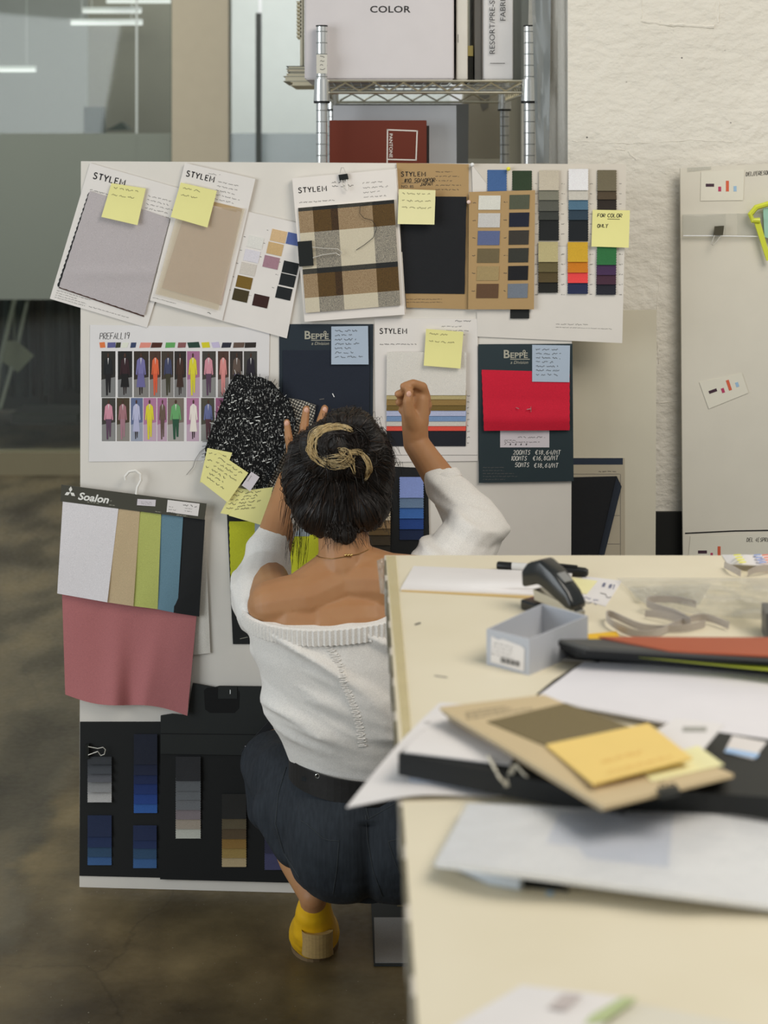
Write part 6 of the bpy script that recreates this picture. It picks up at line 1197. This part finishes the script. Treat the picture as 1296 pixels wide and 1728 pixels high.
def lock(px, D, n, spread, r=.00045, taper=True):
    P2 = [Vector(p) for p in px]
    for i in range(n):
        o = Vector(((R() - .5) * spread * 1.5, (R() - .5) * spread * 1.5)); pts = []; lf = .006 * R()
        m_ = len(P2) - 1
        for k in range(m_ * 5 + 1):
            t_ = k / 5; j = min(int(t_), m_ - 1); f = t_ - j; p0, p1, p2, p3 = [P2[max(0, min(m_, jj))] for jj in (j - 1, j, j + 1, j + 2)]
            q = .5 * ((2 * p1) + (-p0 + p2) * f + (2 * p0 - 5 * p1 + 4 * p2 - p3) * f * f + (-p0 + 3 * p1 - 3 * p2 + p3) * f ** 3); sc_ = .5 + .5 * math.sin(3.14 * t_ / m_)
            w = proj(ht, q.x + o.x * sc_, q.y + o.y * sc_, .0012 + lf * sc_); w = w or P(q.x + o.x * sc_, q.y + o.y * sc_, D); pts.append(w)
        pts = [a for k, a in enumerate(pts) if k == 0 or (a - pts[k - 1]).length > 1e-5]
        sl_.tube(pts, [r * .4] + [r] * (len(pts) - 2) + [r * .2], hb_, 4, cap=False)
lock([(548, 785), (532, 770), (526, 752), (534, 734), (552, 724), (575, 720), (592, 726)], 2.92, 42, 11); lock([(545, 772), (558, 782), (575, 782), (590, 770), (586, 762)], 2.90, 26, 12)
lock([(572, 760), (580, 762), (590, 775), (598, 797)], 2.90, 14, 9, .0004); lock([(586, 763), (602, 762), (616, 770), (622, 788), (616, 808)], 2.90, 26, 8, .0004); lock([(550, 775), (575, 775), (590, 780)], 2.90, 22, 14, .0004); lock([(528, 745), (522, 760), (535, 775)], 2.92, 16, 8)
sl_.build('blonde_streak', hair)
# ---- boots
ym = M('yellow_leather', (205, 158, 18), .42, 'paper', k=1.25, bump=.5, spec=.5); wd = M('heel_wood', (158, 132, 84), .4, 'wood', k=1.25, rgb2=(146, 120, 78)); sole_m = M('sole_dark', (96, 78, 54), .6)
def boot(A, label):
    x = A.x; t = Blob(); y0 = A.y
    t.ell((x - .004, 3.145, .036), (.049, .075, .036)); t.ell((x - .004, 3.22, .026), (.036, .05, .022)); t.cap((x, 3.06, .085), .041, (x - .004, 3.11, .05), .046); t.cap((x, 3.055, .095), .040, (x, 3.040, .125), .034); t.cap((x, 3.040, .125), .034, (x + .002, 3.028, .158), .026)
    me = t.solid(.004, 4)
    for v in me.vertices: v.co.z = max(v.co.z, .006)
    bt = link(me, 'boot', ym, who, lambda co: .0018 * noise.noise(Vector((co.x * 25, co.y * 25, co.z * 60))))
    b = B(); V = []; hw = .0285
    for (z, y, w, d) in ((.050, 3.010, .029, .040), (.075, 3.004, .0275, .045), (.098, 3.000, .029, .05)):
        for k in range(14): a = math.pi + math.pi * k / 13; V.append((x + .007 + w * math.cos(a) * 1.0, y + .022 * math.sin(a) + .022, z))
        V += [(x + .007 + w, y + d, z - .012), (x + .007 - w, y + d, z - .012)]
    F = []
    for j in range(2):
        for k in range(16): F.append((j * 16 + k, j * 16 + (k + 1) % 16, (j + 1) * 16 + (k + 1) % 16, (j + 1) * 16 + k))
    F += [tuple(range(15, -1, -1)), tuple(range(32, 48))]; b.add(V, F, wd); b.build('block_heel', bt, smooth=False)
    b = B(); b.prism([(x - .004 + .046 * math.cos(a) , 3.168 + .070 * math.sin(a), 0) for a in [i * math.pi / 12 for i in range(24)]], (0, 0, .008), sole_m); b.build('sole', bt)
    B().tube([Vector((x + .006 + .002 * math.sin(z_k * 2), 3.05 - .0365 + .004 * abs(z_k - 3) - .002 * (z_k > 4), .095 + z_k * .013)) for z_k in range(7)], .0011, M('yellow_seam', (160, 118, 14), .5), 5).build('back_seam', bt, smooth=True)
boot(AL, 'l'); boot(AR, 'r')
